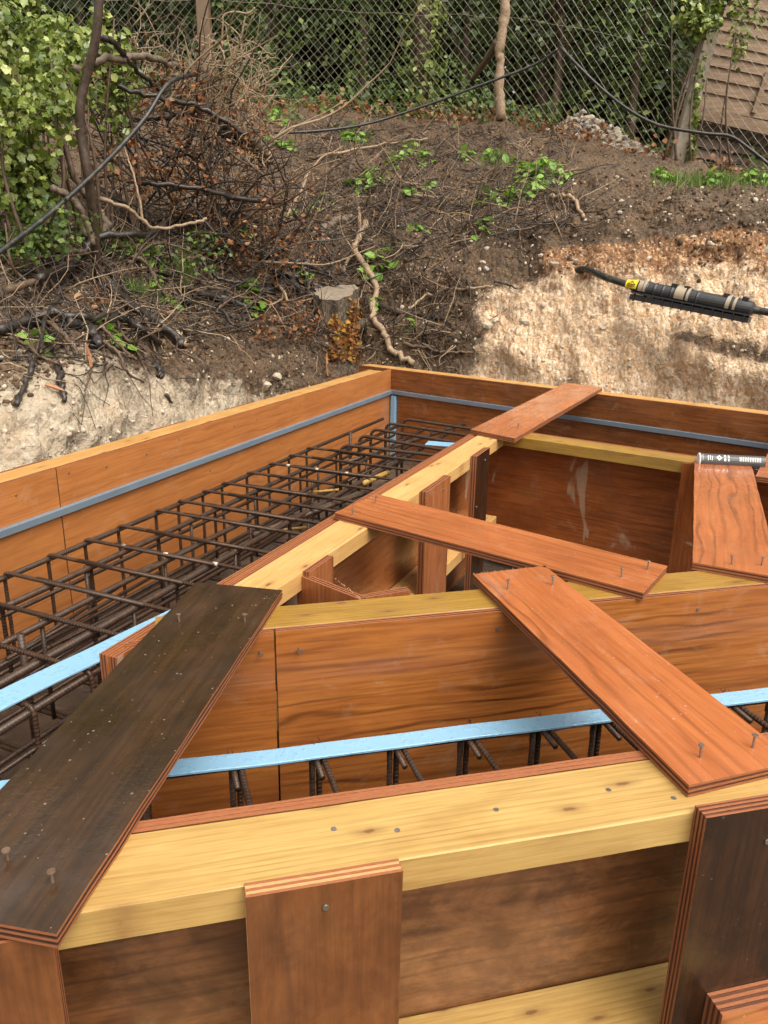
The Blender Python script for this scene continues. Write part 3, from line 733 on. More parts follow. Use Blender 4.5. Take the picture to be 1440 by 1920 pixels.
for q in (.03, .085): OFo.screw(xx + q, -.350, ow + .0265 + .0365, t)
st = np.array(OFo.at(xx + .075, ow + .05, -.400)); dn = unit(OFo.n * .75 + np.array([0, 0, -.5]) + OFo.d * .15); sd_ = unit(np.cross(dn, (0, 0, 1)))
t2 = thing('raking_strut', 'pale timber strut end below the small screwed plywood block', 'strut', st + dn * .2)
link('strut_timber', timber_mesh('strut_timber', .3, .075, .045, 'timber_yellow'), t2, frame(st - sd_ * .037, dn, sd_, np.cross(dn, sd_)))
for q, s_ in ((.23, -.01), (.31, -.03), (.45, -.02), (.62, -.015), (.70, -.05)):
    nail(OF.at(q, -.06 + s_, -.0015), t, (0, 0, 1), SCREW)

# ---- loose cover boards nailed across the forms
TB = .019
def cover(label, corners, mat, nails=(), z=TB + .001, edge=('edge_a', 'edge_b'), t_=TB, nm=None, n=5):
    Q = [W(px, py, z) if not isinstance(px, np.ndarray) else px for px, py in corners]
    o = np.mean(Q, 0); ex = unit(Q[1] - Q[0]) if np.linalg.norm(Q[1] - Q[0]) > np.linalg.norm(Q[2] - Q[1]) else unit(Q[2] - Q[1])
    ex[2] = 0; ey = np.cross((0, 0, 1), ex)
    th = thing('cover_board', label, 'board', (o[0], o[1], z - t_), 'loose boards nailed across the forms')
    ol = [((q - o) @ ex, (q - o) @ ey) for q in Q]
    link('plywood_board', board_mesh('plywood_board', ol, t_, mat, edge, n, jit=.001), th, frame((o[0], o[1], z), ex, ey, (0, 0, 1)))
    for px, py in nails: nail(W(px, py, z), th, (0, 0, 1), nm)
    return th
def far(p, q, d):           # continue the edge p->q past q, in photo pixels on the form plane, by d metres
    a, b = W(*p, TB), W(*q, TB); return b + unit(b - a) * d
b1 = W(0, 1480, TB); tl = W(367, 1092, TB)
tr, br = W(530, 1107, TB), W(106, 1754, TB)
blc = br + (tl - tr) * 1.0
def P2(p): return (p, None)
def cover_pts(label, Q, mat, nails, nm=None, z=TB + .001, **k):
    o = np.mean(Q, 0); ex = unit(Q[1] - Q[2]); ex[2] = 0; ey = np.cross((0, 0, 1), ex)
    th = thing('cover_board', label, 'board', (o[0], o[1], z - TB), 'loose boards nailed across the forms')
    link('plywood_board', board_mesh('plywood_board', [((q - o) @ ex, (q - o) @ ey) for q in Q], TB, mat, jit=.001, **k), th, frame((o[0], o[1], z), ex, ey, (0, 0, 1)))
    for px, py in nails: nail(W(px, py, z), th, (0, 0, 1), nm)
    return th
cover_pts('dark rain soaked board at lower left with rusty nails', [tl, tr, br, blc], 'ply_dark', [(15, 1612), (99, 1655), (336, 1165), (459, 1165)], MAT_NAILR, edge=('edge_a', 'edge_dark'))
cover('long narrow board lying diagonally over the middle of the inner form', [(627, 961), (706, 926), (1252, 1061), (1207, 1112)], 'ply_board', [(661, 966), (704, 943), (1165, 1082), (1214, 1068)])
B3 = [W(886, 1077, TB), W(1022, 1061, TB), W(1022, 1061, TB) + (W(1292, 1475, TB) - W(886, 1077, TB)), W(1292, 1475, TB)]
cover_pts('broad orange board crossing the front trench towards lower right', B3, 'ply_board', [(952, 1104), (1036, 1097), (1313, 1420), (1411, 1402)])
cover('board spanning from the pale rail to the dark back wall', [(882, 805), (965, 822), (1130, 727), (1062, 717)], 'ply_board', [(971, 803)])
a_, b_, c_ = W(1302, 858, TB), W(1408, 868, TB), W(1298, 1055, TB)
cover_pts('wide figured board at right from back rail to front rail', [a_, b_, b_ + (c_ - a_) * 1.02, c_], 'ply_board', [(1372, 1058), (1428, 1060)])
a_, b_ = W(1416, 893, TB), W(1440, 848, TB)
dd = unit(b_ - a_); q_ = np.array([dd[1], -dd[0], 0])
cover_pts('board corner jutting in at the right edge beside the printed tube', [a_ + dd * 1.9, a_, a_ + q_ * .22, a_ + dd * 1.9 + q_ * .22], 'ply_board', [])

# splinters on the rough sawn ends
sp, sr = [], []
for (p, q) in (((886, 1077), (1022, 1061)), ((627, 1085), (676, 1124))):
    A, B = W(*p, TB - .004), W(*q, TB - .004)
    for k in range(46):
        c = A + (B - A) * random.random(); d = np.array([random.uniform(-.3, .3), random.uniform(.2, 1), random.uniform(-.2, .6)])
        sp.append(([c, c + d * .006], [.0006, .0002]))
o = tubes('splinters', sp, 'shred', None, 3, smooth=False); tag(o, 'fine torn splinters along rough sawn plywood ends', None, kind='stuff')

# ================================================================== reinforcement
ZT = -.20
def bend(pts, r=.03, n=4):
    """round the corners of a polyline"""
    P = [np.asarray(p, float) for p in pts]; out = [P[0]]
    for i in range(1, len(P) - 1):
        a, b, c = P[i - 1], P[i], P[i + 1]
        p, q = b + unit(a - b) * r, b + unit(c - b) * r
        for k in range(n + 1):
            s_ = k / n; out.append(p * (1 - s_) ** 2 + 2 * b * s_ * (1 - s_) + q * s_ ** 2)
    out.append(P[-1]); return np.array(out)
def part_bar(name, pts, r, parent, mat='rebar', sides=8): return tubes(name, [(pts, r)], mat, parent, sides)

linkpx = [(7, 1075), (82, 1040), (150, 1010), (215, 985), (285, 956), (328, 939), (372, 920), (412, 905), (457, 886), (505, 870), (540, 854), (575, 840)]
lp = [W(x, y, ZT) for x, y in linkpx]
ca = unit(lp[-1] - lp[0]); ca[2] = 0; cn = np.array([ca[1], -ca[0], 0])            # along the cage, and across it towards the inner form
A0 = lp[0]; CWD = .66; ZB = -.50
def cg(s_, t_, z): return A0 + ca * s_ + cn * t_ + np.array([0, 0, z - ZT])
cage = thing('rebar_cage', 'large rusty rebar cage lying in the wide left trench', 'rebar cage', cg(1.5, .3, GZ))
sl_ = [float((p - A0) @ ca) for p in lp]
dsp = np.diff(sl_).mean()
sl_ = [sl_[0] - dsp * k for k in (5, 4, 3, 2, 1)] + sl_
Lend = float((W(800, 790, ZT) - A0) @ ca)
for i, x in enumerate(sl_):
    loop = [cg(x, CWD * .8, ZT + .004), cg(x, 0, ZT + .004), cg(x, 0, ZB), cg(x, CWD, ZB), cg(x, CWD, ZT + .004), cg(x, CWD * .2, ZT + .006)]
    wob_ = cn * 0
    part_bar('link_bar', bend([p + ca * random.uniform(-.004, .004) for p in loop], .022, 3), .0062, cage, sides=6)
    if i % 2 == 0:
        y_ = CWD * .5; part_bar('inner_link_bar', bend([cg(x + .02, CWD * .24, ZB + .01), cg(x + .02, CWD * .24, ZT - .008), cg(x + .02, y_ + .16, ZT - .008), cg(x + .02, y_ + .16, ZB + .01)], .02, 3), .006, cage, sides=6)
tb = [0.012, .17, .34, .50, CWD - .012]
for k, y_ in enumerate(tb):
    r = (.0095, .0098, .0092, .0108, .0092)[k]
    part_bar('main_bar', [cg(-1.6, y_, ZT - .012), cg(.6, y_ + random.uniform(-.01, .01), ZT - .012), cg(Lend - (.12 if k else .0), y_ + random.uniform(-.01, .01), ZT - .012)], r, cage)
for y_ in (.0, .12, .26, .40, .53, CWD):
    part_bar('main_bar', [cg(-1.6, y_, ZB + .012), cg(Lend, y_ + random.uniform(-.015, .015), ZB + .012)], .0075, cage)
for z in (-.30, -.40):
    for y_ in (.012, CWD - .012): part_bar('side_bar', [cg(-1.6, y_, z), cg(Lend, y_, z + random.uniform(-.01, .01))], .0055, cage, sides=6)
for y_, z in ((.10, -.27), (.25, -.33), (.42, -.29), (.55, -.36), (.30, -.44), (.48, -.43), (.16, -.41)):
    part_bar('mid_bar', [cg(-1.6, y_, z), cg(.7, y_ + random.uniform(-.02, .02), z), cg(Lend - .1, y_ + random.uniform(-.03, .03), z + random.uniform(-.02, .02))], .007, cage, sides=6)
for i, x in enumerate(sl_):
    part_bar('leg_bar', [cg(x - .012, tb[1 + i % 3], ZT), cg(x - .012, tb[1 + i % 3], ZB)], .006, cage, sides=6)
    part_bar('bottom_bar', [cg(x + .03, 0, ZB - .012), cg(x + .03, CWD, ZB - .012)], .006, cage, sides=6)
for k in range(12):                                     # loose laps and spacers inside the cage
    s0 = random.uniform(-.3, 1.6); y0 = random.uniform(.1, .5); z0 = random.uniform(ZB + .03, ZT - .06)
    part_bar('lap_bar', [cg(s0, y0, z0), cg(s0 + random.uniform(.5, 1.0), y0 + random.uniform(-.08, .08), z0 + random.uniform(-.02, .02))], .006, cage, sides=6)
for (pa, pb, r) in (((475, 1003), (800, 880), .0115), ((545, 973), (930, 830), .0115), ((640, 870), (870, 795), .0115)):
    part_bar('thick_bar', [W(*pa, ZT - .02), W(*pb, ZT - .02)], r, cage)
part_bar('painted_bar', [W(680, 907, ZT - .02), W(727, 886, ZT - .02)], .0125, cage, 'rebar_yellow')
part_bar('painted_bar', [W(562, 925, ZT - .06), W(635, 918, ZT - .06)], .006, cage, 'rebar_yellow')
part_bar('painted_bar', [W(520, 995, ZT - .09), W(580, 988, ZT - .09)], .006, cage, 'rebar_yellow')
for k, ((x0, y0), (x1, y1)) in enumerate((((632, 833), (812, 850)), ((668, 815), (795, 838)), ((690, 803), (845, 828)), ((718, 792), (870, 815)), ((750, 784), (888, 804)))):
    A, B = W(x0, y0, ZT + .012), W(x1 + 60, y1 + 10, ZT + .012); d = unit(B - A)
    part_bar('u_bar', bend([A + d * .02 + [0, 0, -.34], A + d * .02, B, B + [0, 0, -.34]], .055, 5), .0085, cage)
for px, py in ((657, 806), (38, 1185)):                # upright stubs
    p = W(px, py + 4, ZT + .03); part_bar('starter_bar', [p, p + np.array([0, 0, -.36])], .009, cage)
for px, py in ((140, 1050), (219, 1071), (295, 1090), (563, 873), (611, 885), (674, 894), (410, 914), (514, 870)):   # white tape wraps
    pass
xl = sl_[5 + 2]
for xi, ys in ((5 + 2, (.16, .33, .52)), (5 + 9, (.10, .25, .40))):
    for y_ in ys:
        part_bar('tape_wrap', [cg(sl_[xi], y_, ZT + .005), cg(sl_[xi], y_ + .016, ZT + .005)], .0068, cage, 'tape')
tw = []
for x in sl_:
    for y_ in tb:
        c = cg(x, y_, ZT - .004)
        for k in range(3):
            d = unit(RNG.normal(size=3)); tw.append((spline([c - d * .013, c + unit(RNG.normal(size=3)) * .006, c + d * random.uniform(.012, .022)], 3), .0009))
o = tubes('tie_wire', tw, 'wire', cage, 3); o['kind'] = 'stuff'

# front cage under the blue strip
FA, FB = W(330, 1438, ZT), W(1440, 1301, ZT); fd = unit(FB - FA); fd[2] = 0; fn = np.array([fd[1], -fd[0], 0]); fn = fn if fn[1] < 0 else -fn   # towards the camera
def fg(s_, t_, z): return FA + fd * s_ + fn * t_ + np.array([0, 0, z - ZT])
fc = thing('rebar_cage', 'narrow rebar cage in the front trench under the blue strip', 'rebar cage', fg(.6, .1, GZ))
for z in (ZT - .014, -.36, -.50):
    part_bar('main_bar', [fg(-.5, 0, z), fg(2.0, 0, z)], .0085 if z > -.3 else .007, fc)
    part_bar('main_bar', [fg(-.2, .215, z), fg(2.0, .215, z)], .007, fc)
xs = []
for px, py in ((447, 1420), (597, 1400), (742, 1380), (873, 1362), (1007, 1344), (1120, 1330), (1358, 1305), (1450, 1292), (270, 1450)):
    x = float((W(px, py, ZT) - FA) @ fd); xs.append(x)
for x in xs:
    e = random.uniform(-.004, .004)
    part_bar('link_bar', bend([fg(x, .02, -.5), fg(x, -.004, -.5), fg(x, -.004, ZT + .002), fg(x + .02, .23, ZT + .002), fg(x + .02, .23, -.5)], .018, 3), .0062, fc, sides=6)
    part_bar('link_bar', [fg(x - .014, -.004, -.5), fg(x - .014, -.002, ZT - .012)], .0062, fc, sides=6)
    part_bar('hook_bar', bend([fg(x - .014, -.006, ZT - .05), fg(x - .014, -.006, ZT + .004), fg(x - .006, .085, ZT - .002)], .012, 3), .006, fc, sides=6)
tw = []
for x in xs:
    for k in range(5):
        c = fg(x + random.uniform(-.02, .01), random.uniform(-.012, .0), ZT + .004); d = unit(RNG.normal(size=3) + [0, 0, .6])
        tw.append((spline([c - d * .01, c + unit(RNG.normal(size=3)) * .01, c + d * .016 + RNG.normal(size=3) * .004], 3), .0008))
o = tubes('tie_wire', tw, 'wire', fc, 3); o['kind'] = 'stuff'

# pale blue strips lying on the cages
def strip(label, a, b, wd, z, nrm, ext0=0, ext1=0, th=.006):
    A, B = W(*a, z), W(*b, z); d = unit(B - A); A = A - d * ext0; B = B + d * ext1; L = np.linalg.norm(B - A)
    n = np.cross((0, 0, 1), d)
    me = timber_mesh('blue_strip', L, wd, th, 'blue_strip', .0012, 48, .0004)
    for q in me.vertices: q.co.z += .0012 * math.sin(q.co.x * 9 + wd * 90) + .0006 * math.sin(q.co.x * 23); q.co.y += .0015 * math.sin(q.co.x * 4.3)
    o = link('blue_strip', me, None, frame(A - n * wd / 2, d, n, (0, 0, 1))); tag(o, label, 'strip', 'pale blue plastic strips'); return o
strip('pale blue wet strip lying along the front trench rebar', (330, 1438), (1440, 1301), .044, ZT + .016, None, .6, .8)
strip('pale blue wet strip beside the big cage, running under the dark board', (0, 1312), (310, 1160), .070, ZT + .020, None, .8, .7)
A = W(797, 833, ZT + .024); B = W(862, 838, ZT + .024)
d = unit(B - A); o = link('blue_offcut', timber_mesh('blue_offcut', .19, .085, .005, 'blue_strip', .001, 6), None, frame(A, d, np.cross((0, 0, 1), d), (0, 0, 1))); tag(o, 'small pale blue offcut resting on the far rebar', 'strip', 'pale blue plastic strips')

# ================================================================== cables
def cable(name, label, pts, r, mat='cable_black', cat='cable', sides=10):
    P_ = spline(pts, 8); o = tubes(name, [(P_, r)], mat, None, sides); return tag(o, label, cat)
# joint shell in the bank
JA, JB = AT(1184, 536, 5.22), AT(1424, 583, 4.78)
jx = unit(JB - JA); jl = np.linalg.norm(JB - JA); jn = unit(np.cross(jx, (0, 0, 1))); jn = jn if jn[1] < 0 else -jn; ju = np.cross(jn, jx); ju = ju if ju[2] > 0 else -ju
def J(s_, n_, u_): return JA + jx * s_ * jl + jn * n_ + ju * u_
jt = thing('cable_joint', 'long ribbed black cable joint shell with tan straps, hanging on the chalk face', 'cable joint', J(.5, 0, -.09))
prof = [(0, .034), (.03, .046), (.09, .051), (.45, .056), (.88, .057), (.95, .053), (.96, .030), (1.0, .026)]
xs_ = np.linspace(0, 1, 90); rr = np.interp(xs_, [p[0] for p in prof], [p[1] for p in prof])
v, f = [], []; n = 20
for i, (x, r) in enumerate(zip(xs_, rr)):
    rib_ = .006 if (x * 15) % 1 < .10 and .1 < x < .94 else 0
    for k in range(n):
        a = k * 2 * math.pi / n; q = J(x, (r + rib_) * math.cos(a), (r + rib_) * math.sin(a) * .85); v.append(q)
for i in range(len(xs_) - 1):
    for k in range(n): f.append((i * n + k, i * n + (k + 1) % n, (i + 1) * n + (k + 1) % n, (i + 1) * n + k))
f.append(tuple(range(n))); f.append(tuple((len(xs_) - 1) * n + k for k in range(n)))
link('shell', mesh('shell', np.array(v), f, 'black_plastic', smooth=False), jt)
fl = Wall([0, 0], [1, 0], (0, -1))
def slab(name, s0, s1, n0, n1, u0, u1, mat, par=jt):
    vv = [J(s_, n_, u_) for u_ in (u0, u1) for n_ in (n0, n1) for s_ in (s0, s1)]
    return link(name, mesh(name, vv, [(0, 2, 3, 1), (4, 5, 7, 6), (0, 1, 5, 4), (2, 6, 7, 3), (0, 4, 6, 2), (1, 3, 7, 5)], mat), par)
slab('flange', .03, .955, .024, .068, -.036, -.028, 'black_plastic')
slab('lower_flange', .03, .955, -.04, .058, -.078, -.046, 'black_plastic')
for k in range(12): slab('flange_tooth', .06 + k * .078, .066 + k * .078, .03, .070, -.084, -.036, 'black_plastic')
for s0, w_ in ((.075, .035), (.115, .02), (.37, .075), (.46, .02), (.76, .03), (.815, .02)):
    ring = []
    vv, ff = [], []
    rm = np.interp(s0 + w_ / 2, [p[0] for p in prof], [p[1] for p in prof]) + .0085
    for s_ in (s0, s0 + w_):
        for k in range(21):
            a = -.35 + k * (math.pi * .95) / 20; vv.append(J(s_, rm * math.cos(a), rm * math.sin(a) * .87))
    for k in range(20): ff.append((k, k + 1, 22 + k, 21 + k))
    m_ = mesh('strap', vv, ff, 'strap'); o = link('strap', m_, jt); md = o.modifiers.new('thick', 'SOLIDIFY'); md.thickness = .003; md.offset = 1
for s0 in (.06, .32, .42, .72, .86): slab('clip_lug', s0, s0 + .045, -.015, .025, .046, .064, 'black_plastic' if s0 > .1 else 'strap')
# warning sticker: yellow label with a triangle and lines of print
def sticker(s_, a, r): return J(s_, r * math.cos(a), r * math.sin(a) * .87)
vv, ff = [], []
for i in range(2):
    for k in range(13): vv.append(sticker(-.035 + i * .095, -.25 + k * 1.35 / 12, .0545 - (1 - i) * .008))
for k in range(12): ff.append((k, k + 1, 14 + k, 13 + k))
lab = link('warning_label', mesh('warning_label', vv, ff, 'label_yellow'), jt); md = lab.modifiers.new('thick', 'SOLIDIFY'); md.thickness = .0015; md.offset = 1
def tri_line(p, q, wd=.0022):
    A = sticker(p[0], p[1], .0575 - (.06 - p[0]) * .08); B = sticker(q[0], q[1], .0575 - (.06 - q[0]) * .08); return ([A, B], wd)
tubes('triangle_mark', [tri_line((-.018, .30), (.045, .30)), tri_line((-.018, .30), (.014, .85)), tri_line((.045, .30), (.014, .85)), tri_line((.012, .42), (.016, .66)), tri_line((-.02, .12), (.045, .12), .0014), tri_line((-.02, -.02), (.03, -.02), .0014)], 'ink_black', lab, 4)
cable('cable', 'short thick black cable leaving the bank into the yellow labelled joint end', [bank(1075, 503, -.06)[0], bank(1095, 508, .03)[0], AT(1130, 518, 5.36), AT(1165, 530, 5.26), JA + jx * .03], .022)
cable('cable', 'black cable leaving the right end of the joint shell', [JB - jx * .02, JB + jx * .12, JB + jx * .6 + [0, 0, -.03]], .022)

cable('cable', 'black cable rising slantwise across the brush pile at left', [AT(-60, 520, 3.9), AT(0, 472, 4.1), AT(100, 395, 4.5), AT(200, 302, 4.9), AT(270, 224, 5.2), AT(306, 168, 5.35), AT(330, 148, 5.5), AT(365, 140, 5.8)], .0135)
cable('cable', 'thin black cable sagging from the brush up to the fence', [AT(470, 246, 7.9), AT(560, 248, 8.2), AT(680, 234, 8.4), AT(800, 197, 8.5), AT(900, 160, 8.5), AT(1000, 122, 8.5), AT(1046, 92, 8.45)], .013)
cable('cable', 'thin black cable hanging from the fence down to the right edge', [AT(1050, 88, 8.42), AT(1085, 125, 8.3), AT(1130, 168, 8.2), AT(1185, 210, 8.05), AT(1240, 236, 7.95), AT(1320, 250, 7.85), AT(1370, 256, 7.8), AT(1410, 283, 7.7), AT(1450, 315, 7.6)], .015)

# printed tube lying beyond the right board
TA, TB_ = W(1311, 862, .03), W(1432, 868, .03); tx = unit(TB_ - TA)
tt = thing('sealant_tube', 'black and white printed cartridge tube lying on the back form', 'tube', (TA + TB_) / 2 - [0, 0, .025], None)
L_ = np.linalg.norm(TB_ - TA)
tn = unit(np.cross(tx, (0, 0, 1))); tn = tn if tn[1] < 0 else -tn; tu = np.array([0, 0, 1.0])
def TP(s_, a, r=.024): return TA + tx * s_ + tn * (r * math.cos(a)) + tu * (r * math.sin(a))
tubes('barrel', [([TA, TA + tx * L_], .024)], 'tube_black', tt, 20, smooth=False)
tubes('rim', [([TA - tx * .004, TA], .026)], 'ink_white', tt, 20, smooth=False)
def tpatch(name, s0, s1, a0, a1, mat, r=.0246):
    vv = [TP(s_, a0 + (a1 - a0) * k / 6, r) for s_ in (s0, s1) for k in range(7)]
    return mesh(name, vv, [(k, k + 1, 8 + k, 7 + k) for k in range(6)], mat)
band = []
for k in range(13): link('print_line', tpatch('print_line', L_ * (.60 + k * .026), L_ * (.60 + k * .026) + .0022, .25, 1.0, 'ink_white'), tt)
for s0, s1, a0, a1 in ((.03, .035, .2, 1.3), (.11, .12, .2, 1.1), (.14, .15, .3, 1.1), (.17, .178, .2, 1.0), (.36, .39, .2, .6), (.36, .39, .8, 1.2), (.42, .44, .2, .6), (.42, .44, .75, 1.2)): link('print_mark', tpatch('print_mark', L_ * s0, L_ * s1, a0, a1, 'ink_white'), tt)
dm = [TP(L_ * .24, .7, .0247), TP(L_ * .285, 1.15, .0247), TP(L_ * .33, .7, .0247), TP(L_ * .285, .25, .0247)]
link('diamond_mark', mesh('diamond_mark', dm, [(0, 1, 2, 3)], 'ink_white'), tt)
dm = [TP(L_ * .272, .7, .0252), TP(L_ * .285, .85, .0252), TP(L_ * .298, .7, .0252), TP(L_ * .285, .55, .0252)]
link('diamond_core', mesh('diamond_core', dm, [(0, 1, 2, 3)], 'ink_black'), tt)
A = W(1409, 878, .006); vv = [A, A + tx * .06 + [0, 0, .004], A + tx * .055 - tn * -.05, A - tn * -.055 + tx * .01 + [0, 0, .006]]
o = link('paper_scrap', mesh('paper_scrap', [np.array(q) - A for q in vv], [(0, 1, 2, 3)], 'paper'), None, Matrix.Translation(Vector(A.tolist()))); tag(o, 'crumpled white paper scrap beside the printed tube', 'paper'); md = o.modifiers.new('t', 'SOLIDIFY'); md.thickness = .001

# ================================================================== stump
sb, sn = bank(640, 640)
SY = sb[1] + .06
top = AT(632, 546, SY); ctr = np.array([top[0] + .01, SY, 0]); hz = top[2]
st = thing('tree_stump', 'sawn tree stump with grey flat top and orange moss on its flank', 'stump', (ctr[0], ctr[1], sb[2] - .1))
n, L = 44, 16; v, f, idx = [], [], []
z0 = sb[2] - .22
for l in range(L + 1):
    tt_ = l / L; z = z0 + (hz - z0) * tt_
    r = .165 + .15 * (1 - tt_) ** 2.2
    for k in range(n):
        a = k * 2 * math.pi / n
        flute = .020 * math.sin(a * 5 + .7) * (1.2 - tt_) + .012 * math.sin(a * 9 + 2) + RNG.uniform(-.005, .005)
        lean = np.array([-.02 * tt_, 0])
        zz = z + (.018 * math.sin(a + 2) + .012 * math.cos(a * 2) if l == L else 0)
        zz += .34 * (r + flute) * math.sin(a) * max(0, tt_ - .5) * 2
        v.append((ctr[0] + lean[0] + (r + flute) * math.cos(a), ctr[1] + (r + flute) * math.sin(a) * .95, zz))
for l in range(L):
    for k in range(n): f.append((l * n + k, l * n + (k + 1) % n, (l + 1) * n + (k + 1) % n, (l + 1) * n + k))
link('trunk', mesh('trunk', np.array(v), f, 'bark_stump'), st)
ringv = v[-n:]; cvx = np.mean(ringv, 0)
link('cut_face', mesh('cut_face', [np.array(q) + [0, 0, .001] for q in ringv] + [cvx + [0, 0, .004]], [(k, (k + 1) % n, n) for k in range(n)], 'stump_cut'), st)
for a0, ln in ((-2.85, .45), (-.3, .4), (3.4, .4), (.7, .4)):
    d = np.array([math.cos(a0), math.sin(a0), 0]); c = np.array([ctr[0], ctr[1], 0]); pts = []
    for q in (.10, .22, .34, ln): pp = c + d * q; pts.append([pp[0], pp[1], min(drop(pp[0], pp[1]) + .03, hz - .25)])
    tubes('root', [(spline(pts, 4), np.linspace(.07, .03, 13))], 'bark_stump', st, 8)
mp, mn = [], []
for k in range(2600):
    a = random.gauss(-1.1, .9) if random.random() < .6 else random.uniform(-3.1, .2); z = z0 + .10 + (hz - z0 - .12) * random.random() ** 1.2
    lim = np.interp(a, [-3, -1.9, -1.2, -.9, .2], [.62, .62, .60, .80, .74]) + .08 * math.sin(a * 7)
    tt_ = (z - z0) / (hz - z0)
    if tt_ > lim + random.uniform(-.1, .06): continue
    r = .168 + .15 * (1 - tt_) ** 2.2 + .02 * math.sin(a * 5 + .7) * (1.2 - tt_) + random.uniform(0, .02)
    mp.append((ctr[0] - .02 * tt_ + r * math.cos(a), ctr[1] + r * math.sin(a) * .95, z)); mn.append((math.cos(a), math.sin(a), .4))
o = bulk('moss', OVAL, OVAL_F, np.array(mp), rots(len(mp), .6, np.array(mn)), RNG.uniform(.018, .050, len(mp)), 'moss', st); o['kind'] = 'stuff'

# ================================================================== branches
def branch(label, px, r0, r1, mat, lift=.02, Y=None, group=None, cut=None, nm='branch', jitter=.008, cat='branch'):
    """px: photo polyline; on the bank unless distances Y are given"""
    pts = [(bank(x, y, lift)[0] if Y is None else AT(x, y, Y[i] if isinstance(Y, (list, tuple)) else Y)) for i, (x, y) in enumerate(px)]
    P_ = spline(pts, 6); P_ = P_ + RNG.normal(size=P_.shape) * min(jitter, r0 * .35)
    rr = np.linspace(r0, r1, len(P_)) * (1 + RNG.normal(size=len(P_)) * .07)
    o = tubes(nm, [(P_, rr)], mat, None, 8); tag(o, label, cat, group)
    if cut:
        e = P_[-1]; d = unit(P_[-1] - P_[-3]); tubes('cut_end', [([e - d * .02, e + d * .004], rr[-1] * .96)], 'cut_wood', o, 8)
    return o
branch('pale peeled branch curving down past the stump', [(682, 425), (672, 470), (688, 500), (702, 550), (700, 590), (722, 625), (745, 655), (772, 686)], .026, .022, 'bark_pale', .04)
branch('thin forked pale branch ending behind the stump top', [(682, 395), (676, 440), (668, 470), (655, 495), (640, 520)], .014, .013, 'bark_pale', .05)
branch('long straight black pole with a fresh cut end pointing at the chalk', [(188, 530), (235, 575), (290, 612), (340, 648), (352, 655)], .032, .026, 'bark_dark', .05, cut=1)
branch('thick black pole crossing the left brush with a raised right end', [(50, 552), (110, 528), (170, 500), (205, 480), (255, 465), (322, 447)], .028, .022, 'bark_dark', .14)
branch('brown bare limb sloping to the left photo edge', [(-10, 575), (30, 548), (80, 525), (130, 508), (175, 500)], .022, .018, 'bark_brown', .15)
branch('sawn grey stub leaning up beside the slender trunk', [(160, 485), (180, 462), (208, 443)], .030, .026, 'bark_grey', .16, cut=1)
branch('long dark stick from the left edge bending down to soil', [(-5, 464), (40, 470), (90, 488), (130, 508)], .014, .012, 'bark_brown', .14)
branch('black hooked root hanging on the chalk edge, nearest the left', [(55, 676), (52, 700), (40, 730), (27, 762)], .014, .012, 'bark_dark', .02)
branch('black hooked root hanging over the soil right of the first', [(102, 682), (108, 710), (118, 735), (118, 758)], .016, .012, 'bark_dark', .02)
branch('short black stub set in the pale chalk', [(288, 682), (296, 695), (302, 708)], .022, .018, 'bark_dark', .01)
branch('small dark root stub low on the pale chalk', [(310, 740), (318, 756)], .010, .007, 'bark_dark', .01)
branch('thick black branch lying level at the foot of the left brush', [(0, 628), (50, 618), (95, 602), (150, 604), (190, 608), (225, 602), (255, 622), (285, 642)], .024, .018, 'bark_dark', .05)
branch('curved black log end under the left brush', [(120, 612), (150, 618), (170, 635), (182, 655)], .030, .028, 'bark_dark', .03)
branch('dark wavy stick dropping from brush to green clump', [(250, 492), (272, 510), (285, 540), (305, 562), (318, 570)], .013, .011, 'bark_brown', .06)
branch('upright dark twig fork beside the green clump', [(330, 515), (335, 540), (345, 560), (350, 600)], .011, .010, 'bark_dark', .05)
branch('thick curved black log left of the stump', [(460, 538), (490, 548), (520, 545), (545, 535), (562, 548), (568, 565)], .034, .024, 'bark_dark', .04)
branch('black log lying behind the curved one near the stump', [(515, 515), (545, 525), (575, 538), (610, 545)], .026, .024, 'bark_dark', .05)
branch('black log above it with a brown stripe of bare wood', [(520, 500), (555, 500), (590, 512), (618, 525)], .026, .022, 'bark_dark', .05)
branch('black pole along the slope foot at centre left', [(330, 545), (380, 560), (420, 570), (460, 578)], .026, .022, 'bark_dark', .05)
branch('dark stick sweeping down to the log pile', [(362, 460), (375, 495), (398, 528), (430, 535), (455, 540)], .015, .013, 'bark_dark', .06)
branch('brown stick laid level in front of the log pile', [(350, 545), (400, 552), (455, 562), (520, 555), (545, 548)], .013, .009, 'bark_brown', .08)
branch('curling tan twig below the log pile', [(520, 548), (524, 558), (515, 570), (495, 582)], .008, .006, 'bark_pale', .09)
branch('long thin tan twig lying across bare soil', [(380, 632), (420, 615), (470, 610), (510, 590)], .006, .004, 'bark_brown', .04)
branch('dark weathered log lying across the slope above the stump', [(582, 445), (610, 432), (640, 418), (672, 412)], .034, .028, 'bark_grey', .03)
branch('black root on the slope right of the stump', [(715, 570), (740, 590), (780, 592), (820, 596), (862, 594)], .018, .010, 'bark_dark', .02)
branch('bare root crossing the soil edge beside the orange chalk', [(755, 648), (790, 655), (830, 660), (875, 660)], .014, .007, 'bark_brown', .03)
branch('slanting tan stick stuck in the soil right of the stump', [(768, 585), (790, 567), (813, 548)], .008, .009, 'bark_pale', .08)
branch('thin dark vine arching down the slope', [(795, 440), (825, 480), (850, 520), (880, 545)], .006, .005, 'bark_brown', .03)
branch('dark twig reaching right over the slope', [(680, 455), (725, 465), (770, 472), (850, 443)], .008, .005, 'bark_dark', .03)
branch('black twig fork high on the slope', [(700, 432), (760, 430), (790, 408), (820, 398)], .007, .005, 'bark_dark', .03)
